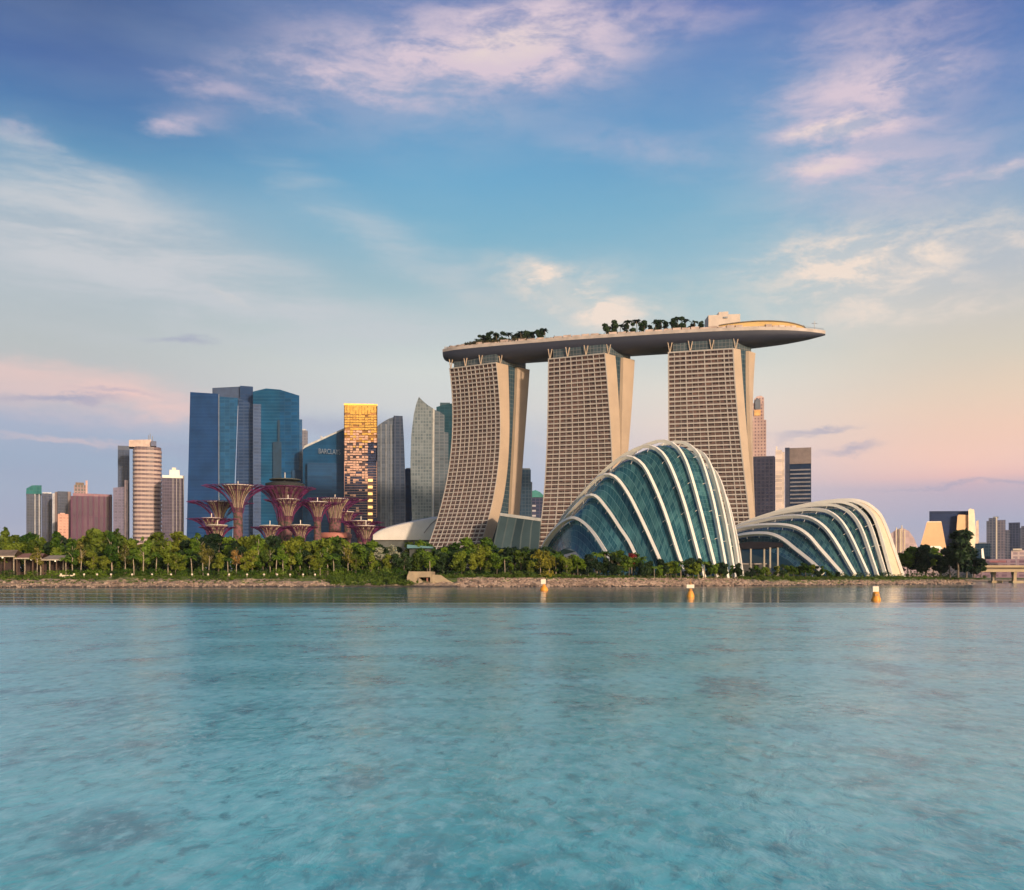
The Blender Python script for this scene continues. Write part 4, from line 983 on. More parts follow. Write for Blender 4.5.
# ------------------------------------------------------------------ funnel-shaped steel garden towers
M['purple'] = plain('magenta_steel', (.13, .017, .085), .5, var=.2, scale=.4)
M['creamrod'] = plain('cream_rod', (.48, .36, .24), .55, var=.15, scale=.4)
M['rimwhite'] = plain('rim_white', (.80, .68, .56), .5, var=.05)
M['trunkskin'] = None
def _skin():
    m, N, b = bsdf('planted_skin')
    tc = N.new('ShaderNodeTexCoord'); n, _ = N.noise(tc.outputs['Object'], .7, 4, .65)
    N.put(b.inputs['Base Color'], N.mix(N.rng(n, .4, .62), (.20, .075, .085, 1), (.05, .05, .03, 1))); b.inputs['Roughness'].default_value = .85
    return m
M['trunkskin'] = _skin()
def supertree(px, rim_row, rim_hw, tip_hw, neck_hw, D, label, big=False, tip_up=3.5):
    """rim_hw, tip_hw, neck_hw in metres; rim_row is the row of the white rim"""
    x = X(px, D); zr = Z(rim_row, D); tip_hw *= 1.1; tip_up *= .45
    r = thing('garden_tower', label, 'garden tower', (x, D, 5), 'funnel shaped garden towers')
    zl = zr - .5
    zr += .7
    fl = min(rim_hw * 1.25, (zr - 6) * .6); zn = zr - fl * 1.15
    MB().lathe([(neck_hw * 1.2, 4), (neck_hw * 1.0, max(6, zn * .6)), (neck_hw * .92, zn)], (x, D, 0), 14).build('trunk', M['trunkskin'], r, True)
    fun, rod = MB(), MB(); n = 28
    prof = [(neck_hw * .9 + (rim_hw - neck_hw * .9) * (t ** 1.9), zn + (zr - zn) * t) for t in np.linspace(0, 1, 8)]
    MB().lathe([(a * .93, z) for a, z in prof], (x, D, 0), n).build('funnel_core', plain('funnel_shade', (.15, .095, .085), .8), r, True)
    for k in range(n):
        a = 2 * math.pi * k / n; rod.tube([(x + q * math.cos(a), D + q * math.sin(a), z) for q, z in prof], .18, 4, False)
    rod.build('funnel_rods', M['purple'] if big else M['creamrod'], r)
    rim = MB()
    rim.loft([[(x + (rim_hw + .12 + q) * math.cos(2 * math.pi * k / 36), D + (rim_hw + .12 + q) * math.sin(2 * math.pi * k / 36), zr + h) for q, h in ((0, -.2), (.25, .0), (0, .22), (-.3, .05))] for k in range(37)], True)
    rim.build('rim', M['purple'] if big else M['rimwhite'], r)
    br = MB(); rnd = random.Random(int(px * 7))
    m_ = 18
    z0b = zn + (zr - zn) * .12
    def bp(a, e, t):
        q = neck_hw * 1.02 + (tip_hw * e - neck_hw) * t ** 1.55; z = zn * .93 + (zl + tip_up * e * .6 - zn * .93) * (1 - (1 - t) ** 1.75)
        return (x + q * math.cos(a), D + q * math.sin(a), z)
    for k in range(m_):
        a = 2 * math.pi * (k + rnd.uniform(-.2, .2)) / m_; e = rnd.uniform(.8, 1.05)
        br.tube([bp(a, e, t) for t in (0, .15, .3, .45, .6, .8, 1.0)], [.13, .15, .17, .2, .22, .2, .13], 4, False)
        for t0, t1, da in ((.55, .9, .10), (.55, .9, -.10), (.7, 1.0, .12), (.7, .98, -.12)):
            br.tube([bp(a, e, t0), bp(a + da * .6, e, (t0 + t1) / 2), bp(a + da, e, t1)], [.17, .15, .1], 4, False)
    for t in (.62, .8, .93):
        br.tube([bp(2 * math.pi * k / 30, .95, t) for k in range(31)], .11, 4, False)
    br.build('branch_canopy', M['purple'], r)
    hub = MB(); hub.tube([(x, D, zr - 1), (x, D, zr + (2.6 if not big else 9))], .22, 5); hub.build('mast', M['rimwhite'], r)
    if big:
        MB().lathe([(4, -3), (10.5, -1), (11.5, 2.2), (8.5, 3.2), (0.5, 3.6)], (x, D, zr), 24).build('roof_pod', facade('pod_glass', (.05, .05, .05), (.03, .04, .05), 2, 3, .3, .3), r)
        MB().lathe([(9, 4.4), (9.2, 4.9), (3, 5.6), (.3, 5.8)], (x, D, zr), 24).build('pod_roof', plain('pod_roof', (.10, .10, .085)), r)
    return r
supertree(238, 487.2, 8.2, 17.5, 2.6, 540, 'tall garden tower with a bright white rim before the blue slab skyscraper')
supertree(285, 489, 12, 17.5, 4.4, 590, 'largest garden tower, with a dark rooftop pod on its purple branches', True, 4.5)
supertree(288, 501, 6.0, 12.5, 2.3, 530, 'garden tower standing just before the trunk of the largest pod topped one', False, 2.6)
supertree(317.5, 503.6, 5.4, 11, 2.0, 535, 'garden tower between the largest one\'s front neighbour and the wide one with the red ring', False, 2.6)
supertree(335, 500.5, 7.4, 16.5, 3.6, 560, 'wide purple garden tower with a red ring at its foot', False, 4.5)
supertree(270, 527.2, 5.0, 9.5, 2.0, 505, 'small garden tower low under the tall white rimmed one, toward the teal skyscraper', False, 1.5)
supertree(300.5, 526.6, 4.8, 8.5, 2.0, 508, 'small garden tower low between two taller ones, before the slanted blue tower', False, 1.5)
supertree(219.5, 503.4, 6.8, 17, 2.6, 560, 'garden tower with long side branches, before the front slab of the blue skyscraper', False, 4)
supertree(211.5, 519.6, 5.0, 12.5, 2.2, 530, 'lower garden tower peeping from the trees, upper of the two stacked rims', False, 3)
supertree(217.5, 526.8, 4.8, 8.5, 2.0, 500, 'lowest garden tower, its rim just above the treetops below two others', False, 1.2)
supertree(361, 522.4, 5.0, 11, 2.2, 540, 'garden tower before the gold tower, upper of two close rims', False, 2.5)
supertree(366, 527.4, 4.6, 10, 2.0, 515, 'garden tower before the gold tower, lower rim near the white shell roof', False, 2.5)
supertree(347.5, 513.2, 3.6, 8, 2.0, 575, 'garden tower half hidden behind the wide purple one with the red ring', False, 2)
rg = thing('ring_walkway', 'red ring shaped roof around the foot of the wide purple garden tower', 'walkway', (X(335, 556), 556, 5))
MB().lathe([(9.0, Z(536, 556) - 1.2), (9.4, Z(533.5, 556) - .6), (8.4, Z(533, 556)), (4.2, Z(532.8, 556))], (X(335, 556), 556, 0), 28).build('roof', plain('ring_red', (.42, .15, .11), .6), rg, True)
MB().lathe([(7, 4.5), (7, Z(536.5, 556) - 1)], (X(335, 556), 556, 0), 20).build('wall', plain('ring_wall', (.10, .05, .05)), rg)


# ------------------------------------------------------------------ planting
def leaves(seed, clumps, n, size, up=.35, skirt=None):
    rg_ = np.random.default_rng(seed); cl = np.array(clumps, float); w = cl[:, 3] * cl[:, 4] * cl[:, 5]; w = w ** .8; w /= w.sum()
    idx = rg_.choice(len(cl), n, p=w); d = rg_.normal(size=(n, 3)); d /= np.linalg.norm(d, axis=1)[:, None]
    rr = rg_.uniform(.25, 1.0, n) ** .45 * rg_.uniform(.82, 1.12, n)
    p = cl[idx, :3] + d * cl[idx, 3:] * rr[:, None]
    nn = d * .6 + rg_.normal(size=(n, 3)) * .6 + np.array([0, 0, up]); nn /= np.linalg.norm(nn, axis=1)[:, None]
    a = np.cross(nn, rg_.normal(size=(n, 3))); a /= np.linalg.norm(a, axis=1)[:, None]; b = np.cross(nn, a)
    s = size * rg_.uniform(.55, 1.35, n)[:, None]
    V = np.stack([p + a * s, p + b * s * .62 - a * s * .1, p - a * s, p - b * s * .62 - a * s * .1], 1).reshape(-1, 3)
    m = MB(); m.v = [tuple(q) for q in V]; m.f = [(4 * i, 4 * i + 1, 4 * i + 2, 4 * i + 3) for i in range(n)]; m.uv = [None] * n
    return m
def trunk(seed, h, r0, lean=.06, limbs=4, split=.45, top=.95):
    rn = random.Random(seed); m = MB()
    pts = [(lean * h * math.sin(t * 2) * .6 + rn.uniform(-.1, .1), rn.uniform(-.1, .1), t * h) for t in np.linspace(0, top, 6)]
    m.tube(pts, [r0, r0 * .8, r0 * .68, r0 * .55, r0 * .4, r0 * .18], 7)
    for k in range(limbs):
        t = split + (top - split) * .7 * k / max(1, limbs); i = min(4, int(t / top * 5)); f = t / top * 5 - i
        p = np.array(pts[i]) * (1 - f) + np.array(pts[i + 1]) * f; a = rn.uniform(0, 6.28); L = h * rn.uniform(.10, .17)
        q = p + np.array([math.cos(a) * L * .5, math.sin(a) * L * .5, L * .55]); s = p + np.array([math.cos(a) * L * .9, math.sin(a) * L * .9, L * 1.0])
        m.tube([p, q, s], [r0 * .4, r0 * .26, r0 * .1], 5)
    return m
TP = {}
HIDE = (0, -600, -200)
def proto(kind, variants, maker): TP[kind] = [maker(i) for i in range(variants)]
def newtree(name): 
    o = thing(name, 'tree', 'tree', (0, 0, 0)); return o
def round_tree(leaf, h=10, wide=.42, lo=.28, n=1500, size=.50, bark='bark', name='broadleaf_tree', seed=0, limbs=5):
    def mk(i):
        rn = random.Random(seed * 97 + i); o = newtree(name)
        trunk(seed * 31 + i, h * .9, h * .022, .05, limbs).build('trunk', M[bark], o, True)
        cl = []
        for k in range(9 + i % 3):
            a = rn.uniform(0, 6.28); q = rn.uniform(.1, 1) * wide * h * .62; z = h * (lo + (0.94 - lo) * rn.uniform(.12, .95)); e = 1 - .5 * abs((z / h - lo) / (1 - lo) - .45)
            s = h * wide * rn.uniform(.30, .5) * e; cl.append((math.cos(a) * q * e, math.sin(a) * q * e, z, s, s, s * rn.uniform(.6, .85)))
        leaves(seed * 13 + i, cl, n, size).build('crown', M[leaf], o, fix=False)
        return o
    return mk
def slim_tree(leaf, h=13, n=1000, size=.48, bark='pale_bark', name='slim_tree', seed=0, wide=.21, lo=.34):
    def mk(i):
        rn = random.Random(seed * 97 + i); o = newtree(name)
        trunk(seed * 31 + i, h * .95, h * .02, .03, 6, .4).build('trunk', M[bark], o, True)
        cl = []
        for k in range(8):
            a = rn.uniform(0, 6.28); z = h * (lo + (.98 - lo) * (k + rn.random()) / 8); e = math.sin(math.pi * min(1, max(.12, (z / h - lo + .12) / (1.12 - lo)))) ** .7
            q = wide * h * rn.uniform(.15, .75) * e; s = h * wide * rn.uniform(.4, .62) * e; cl.append((math.cos(a) * q, math.sin(a) * q, z, s, s, s * .9))
        leaves(seed * 13 + i, cl, n, size).build('crown', M[leaf], o, fix=False)
        return o
    return mk
def palm(leaf, h=8, nf=16, name='palm_tree', seed=0, fl=.36, bark='pale_bark', wd=.5):
    def mk(i):
        rn = random.Random(seed * 97 + i); o = newtree(name); m = MB(); lean = rn.uniform(-.08, .08) * h
        pts = [(lean * t * t, 0, h * .82 * t) for t in np.linspace(0, 1, 5)]; m.tube(pts, [h * .028, h * .022, h * .02, h * .019, h * .018], 7); m.build('trunk', M[bark], o, True)
        c = MB()
        for k in range(nf):
            a = 2 * math.pi * k / nf + rn.uniform(-.2, .2); L = h * fl * rn.uniform(.8, 1.15); e = rn.uniform(.1, 1.0); rows = []
            for t in np.linspace(0, 1, 6):
                q = L * t * (1 - .15 * e); z = h * .82 + L * (e * t * 1.1 - (.55 + .5 * e) * t * t); wv = wd * math.sin(math.pi * (t * .85 + .12)); px_, py_ = -math.sin(a), math.cos(a)
                cxy = (lean + q * math.cos(a), q * math.sin(a))
                rows.append([(cxy[0] + px_ * wv, cxy[1] + py_ * wv, z - wv * .5), (cxy[0], cxy[1], z), (cxy[0] - px_ * wv, cxy[1] - py_ * wv, z - wv * .5)])
            c.loft(rows)
        c.build('crown', M[leaf], o, fix=False)
        return o
    return mk
def shrub(leaf, h=2.4, n=260, size=.22, seed=0, name='shrub'):
    def mk(i):
        rn = random.Random(seed * 97 + i); o = thing(name, 'shrub', 'shrub', (0, 0, 0))
        cl = [(rn.uniform(-.6, .6) * h * .6, rn.uniform(-.6, .6) * h * .6, h * rn.uniform(.35, .6), h * .5, h * .5, h * .42) for _ in range(5)]
        m = MB()
        for k in range(4): m.tube([(0, 0, -.1), (rn.uniform(-.4, .4) * h, rn.uniform(-.4, .4) * h, h * .6)], [.07, .03], 4)
        m.build('stem', M['bark'], o); leaves(seed * 13 + i, cl, n, size).build('foliage', M[leaf], o, fix=False)
        return o
    return mk
proto('green', 4, round_tree('leaf_green', seed=1)); proto('bright', 3, round_tree('leaf_bright', 10, .36, .25, seed=2)); proto('olive', 3, round_tree('leaf_olive', 9, .42, .2, seed=3))
proto('dark', 4, round_tree('leaf_dark', 11, .40, .12, 2000, .52, seed=4, name='dark_tree')); proto('cone', 2, round_tree('leaf_dark', 10, .40, .04, 1700, .42, seed=14, name='dark_tree'))
proto('slim', 4, slim_tree('leaf_green', seed=5)); proto('slimolive', 3, slim_tree('leaf_olive', seed=6)); proto('tan', 3, slim_tree('leaf_rust', 11, 420, .36, seed=7, wide=.2, lo=.4))
proto('orange', 1, slim_tree('leaf_orange', 11, 420, .36, seed=8, wide=.2, lo=.42)); proto('yellow', 2, round_tree('leaf_yellow', 9, .40, .3, 800, .36, 'pale_bark', 'feathery_tree', 9))
proto('palm', 3, palm('leaf_green', seed=10)); proto('goldpalm', 1, palm('leaf_yellow', 7, 14, seed=11)); proto('darkpalm', 3, palm('leaf_dark', 8, 16, seed=12, bark='bark'))
proto('red', 1, round_tree('leaf_red', 9, .26, .42, 500, .34, 'pale_bark', 'red_leaf_tree', 13)); proto('blossom', 2, round_tree('leaf_pale', 9, .36, .3, 900, .34, 'pale_bark', 'blossom_tree', 15))
proto('shrub', 3, shrub('leaf_green', seed=16)); proto('brightshrub', 2, shrub('grass', seed=17)); proto('yellowshrub', 1, shrub('leaf_yellow', seed=18))
USED = set()
def plant(kind, loc, h, label, group, rn, wide=1.0):
    v = rn.randrange(len(TP[kind])); o = TP[kind][v]; base_h = {'slim': 13, 'slimolive': 13, 'tan': 11, 'orange': 11, 'dark': 11, 'cone': 10, 'green': 10, 'bright': 10, 'olive': 9, 'yellow': 9, 'palm': 8, 'goldpalm': 7, 'darkpalm': 8, 'red': 9, 'blossom': 9, 'shrub': 2.4, 'brightshrub': 2.4, 'yellowshrub': 2.4}[kind]
    s = h / base_h
    if (kind, v) not in USED:
        USED.add((kind, v)); o.location = loc; o.rotation_euler = (0, 0, rn.uniform(0, 6.28)); o.scale = (s * wide, s * wide, s); o['label'] = label; o['group'] = group
        return o
    return dup(o, loc, rn.uniform(0, 6.28), (s * wide, s * wide, s), label, group)

PHR = {'green': 'round green tree', 'bright': 'light green bushy tree', 'olive': 'olive green tree', 'dark': 'dark leafy tree', 'cone': 'dense dark conical tree', 'slim': 'slim pale trunked tree', 'slimolive': 'slim olive tree', 'tan': 'thin rust tinted tree',
       'orange': 'slim orange leaved tree', 'yellow': 'feathery yellow tree', 'palm': 'green palm', 'goldpalm': 'golden yellow palm', 'darkpalm': 'dark palm', 'red': 'red leaved tree', 'blossom': 'white flowering tree', 'shrub': 'round clipped shrub', 'brightshrub': 'grassy green shrub', 'yellowshrub': 'yellow shrub'}
LAND = [(-60, 60, 'timber pavilions'), (60, 113, 'maroon block'), (113, 160, 'banded tower'), (160, 187, 'white capped tower'), (187, 222, 'blue skyscraper slab'), (222, 252, 'tallest white rim'), (252, 303, 'teal skyscraper'), (303, 344, 'slanted blue tower'),
        (344, 376, 'gold tower'), (376, 408, 'shell roof'), (408, 450, 'concrete outfall'), (450, 500, 'curved hotel tower'), (500, 541, 'glass podium'), (541, 606, 'first dome rib'), (606, 668, 'middle dome ribs'), (668, 745, 'last dome ribs'), (745, 800, 'open shelter'), (800, 905, 'low conservatory'), (905, 1100, 'road bridge end')]
ORD = ['first', 'second', 'third', 'fourth', 'fifth', 'sixth', 'seventh', 'eighth', 'ninth', 'tenth', 'eleventh', 'twelfth', 'thirteenth', 'fourteenth', 'fifteenth']
def ORDN(n):
    return ORD[n - 1] if n <= 15 else ['sixteenth', 'seventeenth', 'eighteenth', 'nineteenth', 'twentieth', 'twenty first', 'twenty second'][n - 16]
PL = []      # (kind, px, offset from the waterline, height, row name)
def land(px): return next(n for a, b, n in LAND if a <= px < b)
def add(kind, px, s, h, row='on the bank', wide=1.0): PL.append((kind, px, s, h, row, wide))

rn = random.Random(21)
# front trees that can be picked out, from the pavilions along to the bridge
for a in [('olive', 12, 34, 12), ('slimolive', 4, 60, 19), ('tan', 37, 24, 11), ('olive', 28, 52, 13.5), ('green', 50, 50, 12.5), ('slim', 72, 25, 12), ('tan', 81, 27, 12.5), ('bright', 93, 25, 9), ('slim', 112, 24, 16), ('tan', 125, 25, 12), ('olive', 60, 40, 11),
          ('slim', 143, 24, 14), ('slim', 58, 46, 17), ('slimolive', 118, 42, 17.5), ('slim', 198, 44, 16.5), ('bright', 159, 46, 16.5), ('slim', 258, 42, 15.5), ('bright', 300, 44, 15), ('slimolive', 345, 42, 14.5), ('palm', 134, 22, 8), ('palm', 156, 23, 8.5), ('palm', 192, 22, 8), ('bright', 175, 23, 8), ('bright', 219, 23, 8.5), ('palm', 228, 22, 7.5), ('bright', 245, 22, 7), ('palm', 276, 22, 8.5), ('bright', 314, 22, 7), ('palm', 334, 22, 8), ('bright', 356, 23, 8), ('palm', 66, 22, 7.5), ('bright', 104, 22, 7.5), ('palm', 430, 24, 8), ('palm', 505, 23, 8), ('bright', 530, 22, 6.5), ('slimolive', 168, 24, 13.5), ('olive', 183, 26, 7.5), ('tan', 203, 24, 12), ('tan', 209, 25, 11), ('orange', 236, 23, 10.5), ('bright', 252, 27, 10), ('green', 263, 28, 9.5), ('slimolive', 270, 25, 11), ('slim', 283, 24, 12), ('bright', 291, 28, 14),
          ('goldpalm', 309, 23, 8.6), ('slim', 300, 26, 11), ('slimolive', 320, 23, 10), ('slim', 328, 26, 11.5), ('tan', 348, 24, 11.5), ('green', 338, 28, 9), ('green', 362, 30, 11), ('slimolive', 371, 25, 9.5), ('blossom', 380, 32, 11), ('blossom', 392, 38, 12), ('cone', 404, 26, 10.5),
          ('olive', 420, 30, 8.5), ('dark', 443, 30, 10), ('olive', 458, 27, 10.5), ('bright', 472, 25, 8.5), ('bright', 462, 22, 6), ('slimolive', 487, 30, 12), ('green', 497, 26, 8.5), ('dark', 510, 31, 11.5), ('olive', 521, 28, 9.5), ('bright', 487, 23, 6), ('yellow', 540, 24, 10), ('yellow', 549, 25, 9.5),
          ('green', 560, 27, 6.5), ('tan', 571, 27, 8.5), ('green', 579, 26, 7), ('slimolive', 588, 28, 8.5), ('palm', 597, 27, 10), ('palm', 606, 28, 10.5), ('olive', 613, 30, 10), ('green', 621, 29, 10), ('red', 632, 25, 10), ('palm', 642, 27, 8.5), ('dark', 650, 26, 6), ('goldpalm', 619, 23, 5.5),
          ('dark', 662, 19, 8), ('olive', 668, 17, 6), ('darkpalm', 676, 18, 7.5), ('dark', 690, 17, 8.5), ('dark', 699, 16, 8.5), ('green', 711, 16, 5.5), ('olive', 722, 16, 5.0),
          ('green', 757, 22, 5.5), ('olive', 768, 21, 5), ('bright', 777, 22, 5.5), ('green', 789, 24, 6), ('olive', 800, 22, 6), ('bright', 812, 22, 6.5), ('green', 822, 21, 5.5),
          ]: add(*a)
# back row, close-set
p = -20
while p < 560:
    k = rn.choice(['green', 'dark', 'dark', 'green', 'olive', 'dark', 'bright'] if p < 420 else ['dark', 'dark', 'green', 'darkpalm', 'olive'])
    hh = rn.uniform(13, 17.5) if p < 370 else rn.uniform(11, 15)
    if 372 < p < 412: hh = rn.uniform(12, 14)
    add(k, p, rn.uniform(48, 72), hh, 'in the back row'); p += rn.uniform(7.5, 11)
# middle row
p = 62
while p < 560:
    add(rn.choice(['green', 'olive', 'bright', 'slim', 'dark', 'green']), p, rn.uniform(28, 42), rn.uniform(6.5, 11.5), 'in the middle row'); p += rn.uniform(6, 9.5)
for p_, k_, h_ in ((752, 'dark', 5), (763, 'green', 5), (783, 'dark', 6.5), (794, 'green', 6), (806, 'green', 7.5), (817, 'dark', 6), (828, 'green', 4.5), (838, 'dark', 3.6)): add(k_, p_, 16, h_, 'in the middle row')
p = 556
while p < 742:
    add(rn.choice(['dark', 'green', 'dark', 'palm', 'dark', 'olive']), p, rn.uniform(21, 29) if p < 640 else rn.uniform(13, 19), rn.uniform(5.0, 8.0) if p > 650 else rn.uniform(6, 9.5), 'in the middle row'); p += rn.uniform(4.5, 7)
# beyond the low conservatory
for px, D_, h in ((899, 560, 12), (908, 550, 17), (917, 560, 16), (925, 545, 19), (934, 555, 17), (941, 545, 14)): PL.append((('green', 'dark')[int(px) % 2], px, None, h, 'beside the low dome', 1.2, D_))
for px, D_, h, wd in ((958, 520, 27.5, 1.0), (966, 522, 19, 1.2), (950, 528, 18, 1.1), (974, 530, 12, 1.4), (981, 538, 9.5, 1.4)): PL.append(('dark', px, None, h, 'near the road bridge', wd, D_))

cnt, seen = {}, {}
PL.sort(key=lambda a: a[1])
for a in PL: cnt[(a[0], land(a[1]), a[4])] = cnt.get((a[0], land(a[1]), a[4]), 0) + 1
bigtree = None
for a in PL:
    key = (a[0], land(a[1]), a[4]); seen[key] = seen.get(key, 0) + 1
    if len(a) == 7: x, y, z = X(a[1], a[6]), a[6], 3.5
    else: x, y, z = spot(a[1], a[2])
    lab = PHR[a[0]] + ' ' + a[4] + ', by the ' + land(a[1])
    if cnt[key] > 1: lab = ORDN(seen[key]) + ' ' + PHR[a[0]] + ' ' + a[4] + ', by the ' + land(a[1]) + ', counted bridgeward'
    if a[3] == 27.5: lab = 'tallest dark tree near the road bridge, before the curved cream prow'
    plant(a[0], (x, y, z - .2), a[3], lab, 'trees along the far bank', rn, a[5])

# shrubs along the edge path
SH = [('brightshrub', 21, 14, 1.6), ('shrub', 66, 13, 1.5), ('brightshrub', 90, 14, 1.8), ('brightshrub', 116, 12, 1.5), ('shrub', 150, 14, 1.7), ('brightshrub', 178, 13, 1.6), ('brightshrub', 214, 14, 1.7), ('shrub', 233, 12, 1.4), ('brightshrub', 274, 13, 1.7), ('shrub', 297, 13, 1.8), ('brightshrub', 322, 12, 1.9), ('shrub', 345, 12, 1.9), ('shrub', 9, 22, 2.8), ('shrub', 33, 21, 2.6), ('shrub', 53, 21, 2.8), ('shrub', 80, 21, 3.0), ('shrub', 101, 21, 2.9), ('shrub', 123, 21, 3.0), ('shrub', 142, 21, 2.6), ('shrub', 162, 22, 2.4), ('shrub', 183, 21, 2.6), ('shrub', 223, 21, 2.6), ('shrub', 241, 21, 2.8), ('shrub', 262, 22, 2.2), ('shrub', 335, 20, 2.4), ('shrub', 352, 22, 2.5), ('brightshrub', 372, 17, 2.4), ('brightshrub', 384, 16, 2.8), ('shrub', 399, 17, 3.4), ('brightshrub', 393, 12, 1.8),
      ('brightshrub', 455, 20, 2.6), ('brightshrub', 470, 20, 2.8), ('shrub', 484, 20, 2.6), ('brightshrub', 505, 19, 2.4), ('brightshrub', 518, 19, 2.8), ('brightshrub', 530, 19, 2.6), ('yellowshrub', 547, 18, 3.2), ('shrub', 566, 20, 2.2), ('shrub', 592, 20, 2.2), ('shrub', 655, 20, 2.2), ('shrub', 748, 20, 2.2), ('brightshrub', 762, 17, 2.0), ('brightshrub', 774, 16, 2.0), ('shrub', 785, 20, 2.4), ('shrub', 832, 18, 2.2), ('brightshrub', 846, 18, 1.8), ('shrub', 880, 18, 1.6), ('brightshrub', 900, 17, 2.0), ('shrub', 925, 15, 2.2), ('shrub', 985, 30, 3)]
p = 62
while p < 405:
    SH.append(('shrub' if rn.random() < .6 else 'brightshrub', p, rn.uniform(22, 27), rn.uniform(2.2, 4.0))); p += rn.uniform(6.5, 9)
SH.sort(key=lambda a: a[1])
cnt, seen = {}, {}
for a in SH: cnt[(a[0], land(a[1]))] = cnt.get((a[0], land(a[1])), 0) + 1
for a in SH:
    key = (a[0], land(a[1])); seen[key] = seen.get(key, 0) + 1; x, y, z = spot(a[1], a[2])
    lab = (ORDN(seen[key]) + ' ' if cnt[key] > 1 else '') + PHR[a[0]] + ' at the bank edge by the ' + land(a[1]) + (', counted bridgeward' if cnt[key] > 1 else '')
    plant(a[0], (x, y, z - .15), a[3], lab, 'shrubs along the bank edge', rn, 1.15)

# dark undergrowth between the trunks, and rough grass on the bank: nobody could count these
ug = None
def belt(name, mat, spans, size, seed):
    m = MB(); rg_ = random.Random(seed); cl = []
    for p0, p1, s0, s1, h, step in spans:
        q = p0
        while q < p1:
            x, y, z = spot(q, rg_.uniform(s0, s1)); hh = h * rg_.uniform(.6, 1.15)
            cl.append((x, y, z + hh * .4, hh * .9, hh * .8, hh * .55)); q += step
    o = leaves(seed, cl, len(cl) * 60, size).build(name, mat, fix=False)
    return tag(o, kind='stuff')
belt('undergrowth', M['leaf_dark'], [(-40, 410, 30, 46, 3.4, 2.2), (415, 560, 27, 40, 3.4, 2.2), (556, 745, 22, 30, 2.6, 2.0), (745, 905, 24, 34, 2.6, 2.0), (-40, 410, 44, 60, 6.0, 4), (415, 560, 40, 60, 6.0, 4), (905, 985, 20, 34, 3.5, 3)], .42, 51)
belt('grass', M['grass'], [(-40, 340, 12, 23, .75, .9), (-40, 340, 5, 12, .5, 2.6), (330, 419, 2, 24, 1.2, .5), (440, 560, 17, 22, 1.2, 1.0), (556, 745, 16, 22, .8, 1.4), (740, 800, 8, 20, 1.0, .7), (800, 985, 11, 21, .9, .8)], .24, 52)

def riprap():
    m = MB(); rg_ = random.Random(8)
    def rock(x, y, z, s):
        pts = []
        for k in range(8):
            dx, dy, dz = ((k & 1) * 2 - 1), ((k >> 1 & 1) * 2 - 1), ((k >> 2 & 1) * 2 - 1)
            pts.append((x + dx * s * rg_.uniform(.35, .75), y + dy * s * rg_.uniform(.35, .75), z + dz * s * rg_.uniform(.2, .5)))
        i = len(m.v); m.v += pts
        for f in ((0, 1, 3, 2), (4, 6, 7, 5), (0, 4, 5, 1), (2, 3, 7, 6), (0, 2, 6, 4), (1, 5, 7, 3)): m.f.append(tuple(i + q for q in f)); m.uv.append(None)
    for p0, p1, n, smax, top in ((-40, 345, 90, 1.15, 6), (458, 745, 130, 1.2, 9), (800, 985, 60, 1.2, 6), (-40, 345, 800, .45, 7), (458, 745, 2600, .7, 15), (800, 985, 900, .7, 9), (740, 800, 200, .5, 5)):
        for _ in range(n):
            p = rg_.uniform(p0, p1); s = rg_.uniform(0, top) ** 1.0; x, y, z = spot(p, s); rock(x, y + wob(x), z + .1, rg_.uniform(.25, smax))
    mt, N, b = bsdf('bank_stone'); g = N.new('ShaderNodeNewGeometry'); vo = N.new('ShaderNodeTexVoronoi'); vo.inputs['Scale'].default_value = .7; N.l.new(g.outputs['Position'], vo.inputs['Vector'])
    sp = N.new('ShaderNodeSeparateXYZ'); N.l.new(vo.outputs['Color'], sp.inputs[0])
    N.put(b.inputs['Base Color'], N.ramp(sp.outputs[0], [(0, (.13, .09, .07, 1)), (.5, (.30, .205, .16, 1)), (1, (.44, .32, .25, 1))])); b.inputs['Roughness'].default_value = .9
    tag(m.build('stones', mt), kind='stuff')
riprap()

# palms and trees on the roof deck
dk = []
for k in range(20): dk.append((.150 + k * .0083 + rn.uniform(-.002, .002), 'darkpalm' if k % 3 == 1 else 'dark', (4.5 + k * 1.5) if k < 3 else rn.uniform(7.2, 9.8)))
for k in range(24): dk.append((.437 + k * .0085 + rn.uniform(-.003, .003), 'darkpalm' if k % 2 == 1 else 'dark', rn.uniform(7.2, 10.2) * (1 if k < 20 else .7)))
names = {'darkpalm': 'small palm', 'dark': 'small bushy tree'}
c_ = {}
for p_, k_, h_ in dk:
    side = 'near the blunt end' if p_ < .3 else 'before the lift house'
    x, y = deck_at(p_, .3 + rn.uniform(-.2, .2)); key = (k_, side); c_[key] = c_.get(key, 0) + 1
    plant(k_, (x, y, deck_z + .5), h_ * 1.5, f"{ORDN(c_[key])} {names[k_]} on the roof deck {side}, counted tipward", 'trees on the roof deck', rn, 1.0)
def deck_hedge():
    cl = []; rg_ = random.Random(5)
    for s in np.arange(.05, .66, .0032):
        x, y = deck_at(s, rg_.uniform(.45, .72)); h = rg_.uniform(.8, 1.7) + (1.4 if .12 < s < .28 else 0); cl.append((x, y, deck_z + 1.6 + h * .6, h * 1.2, h * 1.2, h * .8))
    for s in np.arange(.66, .9, .004):
        x, y = deck_at(s, rg_.uniform(.2, .6)); cl.append((x, y, deck_z + 6.6 * math.sin(math.pi * (s - .6) / .36), 1.6, 1.6, .7))
    o = leaves(77, cl, len(cl) * 26, .6).build('hedge', leafmat('hedge_leaf', (.03, .035, .012), (.12, .09, .03)), fix=False)
    tag(o, 'low green brown hedge planted along the edge of the roof deck', 'hedge')
deck_hedge()

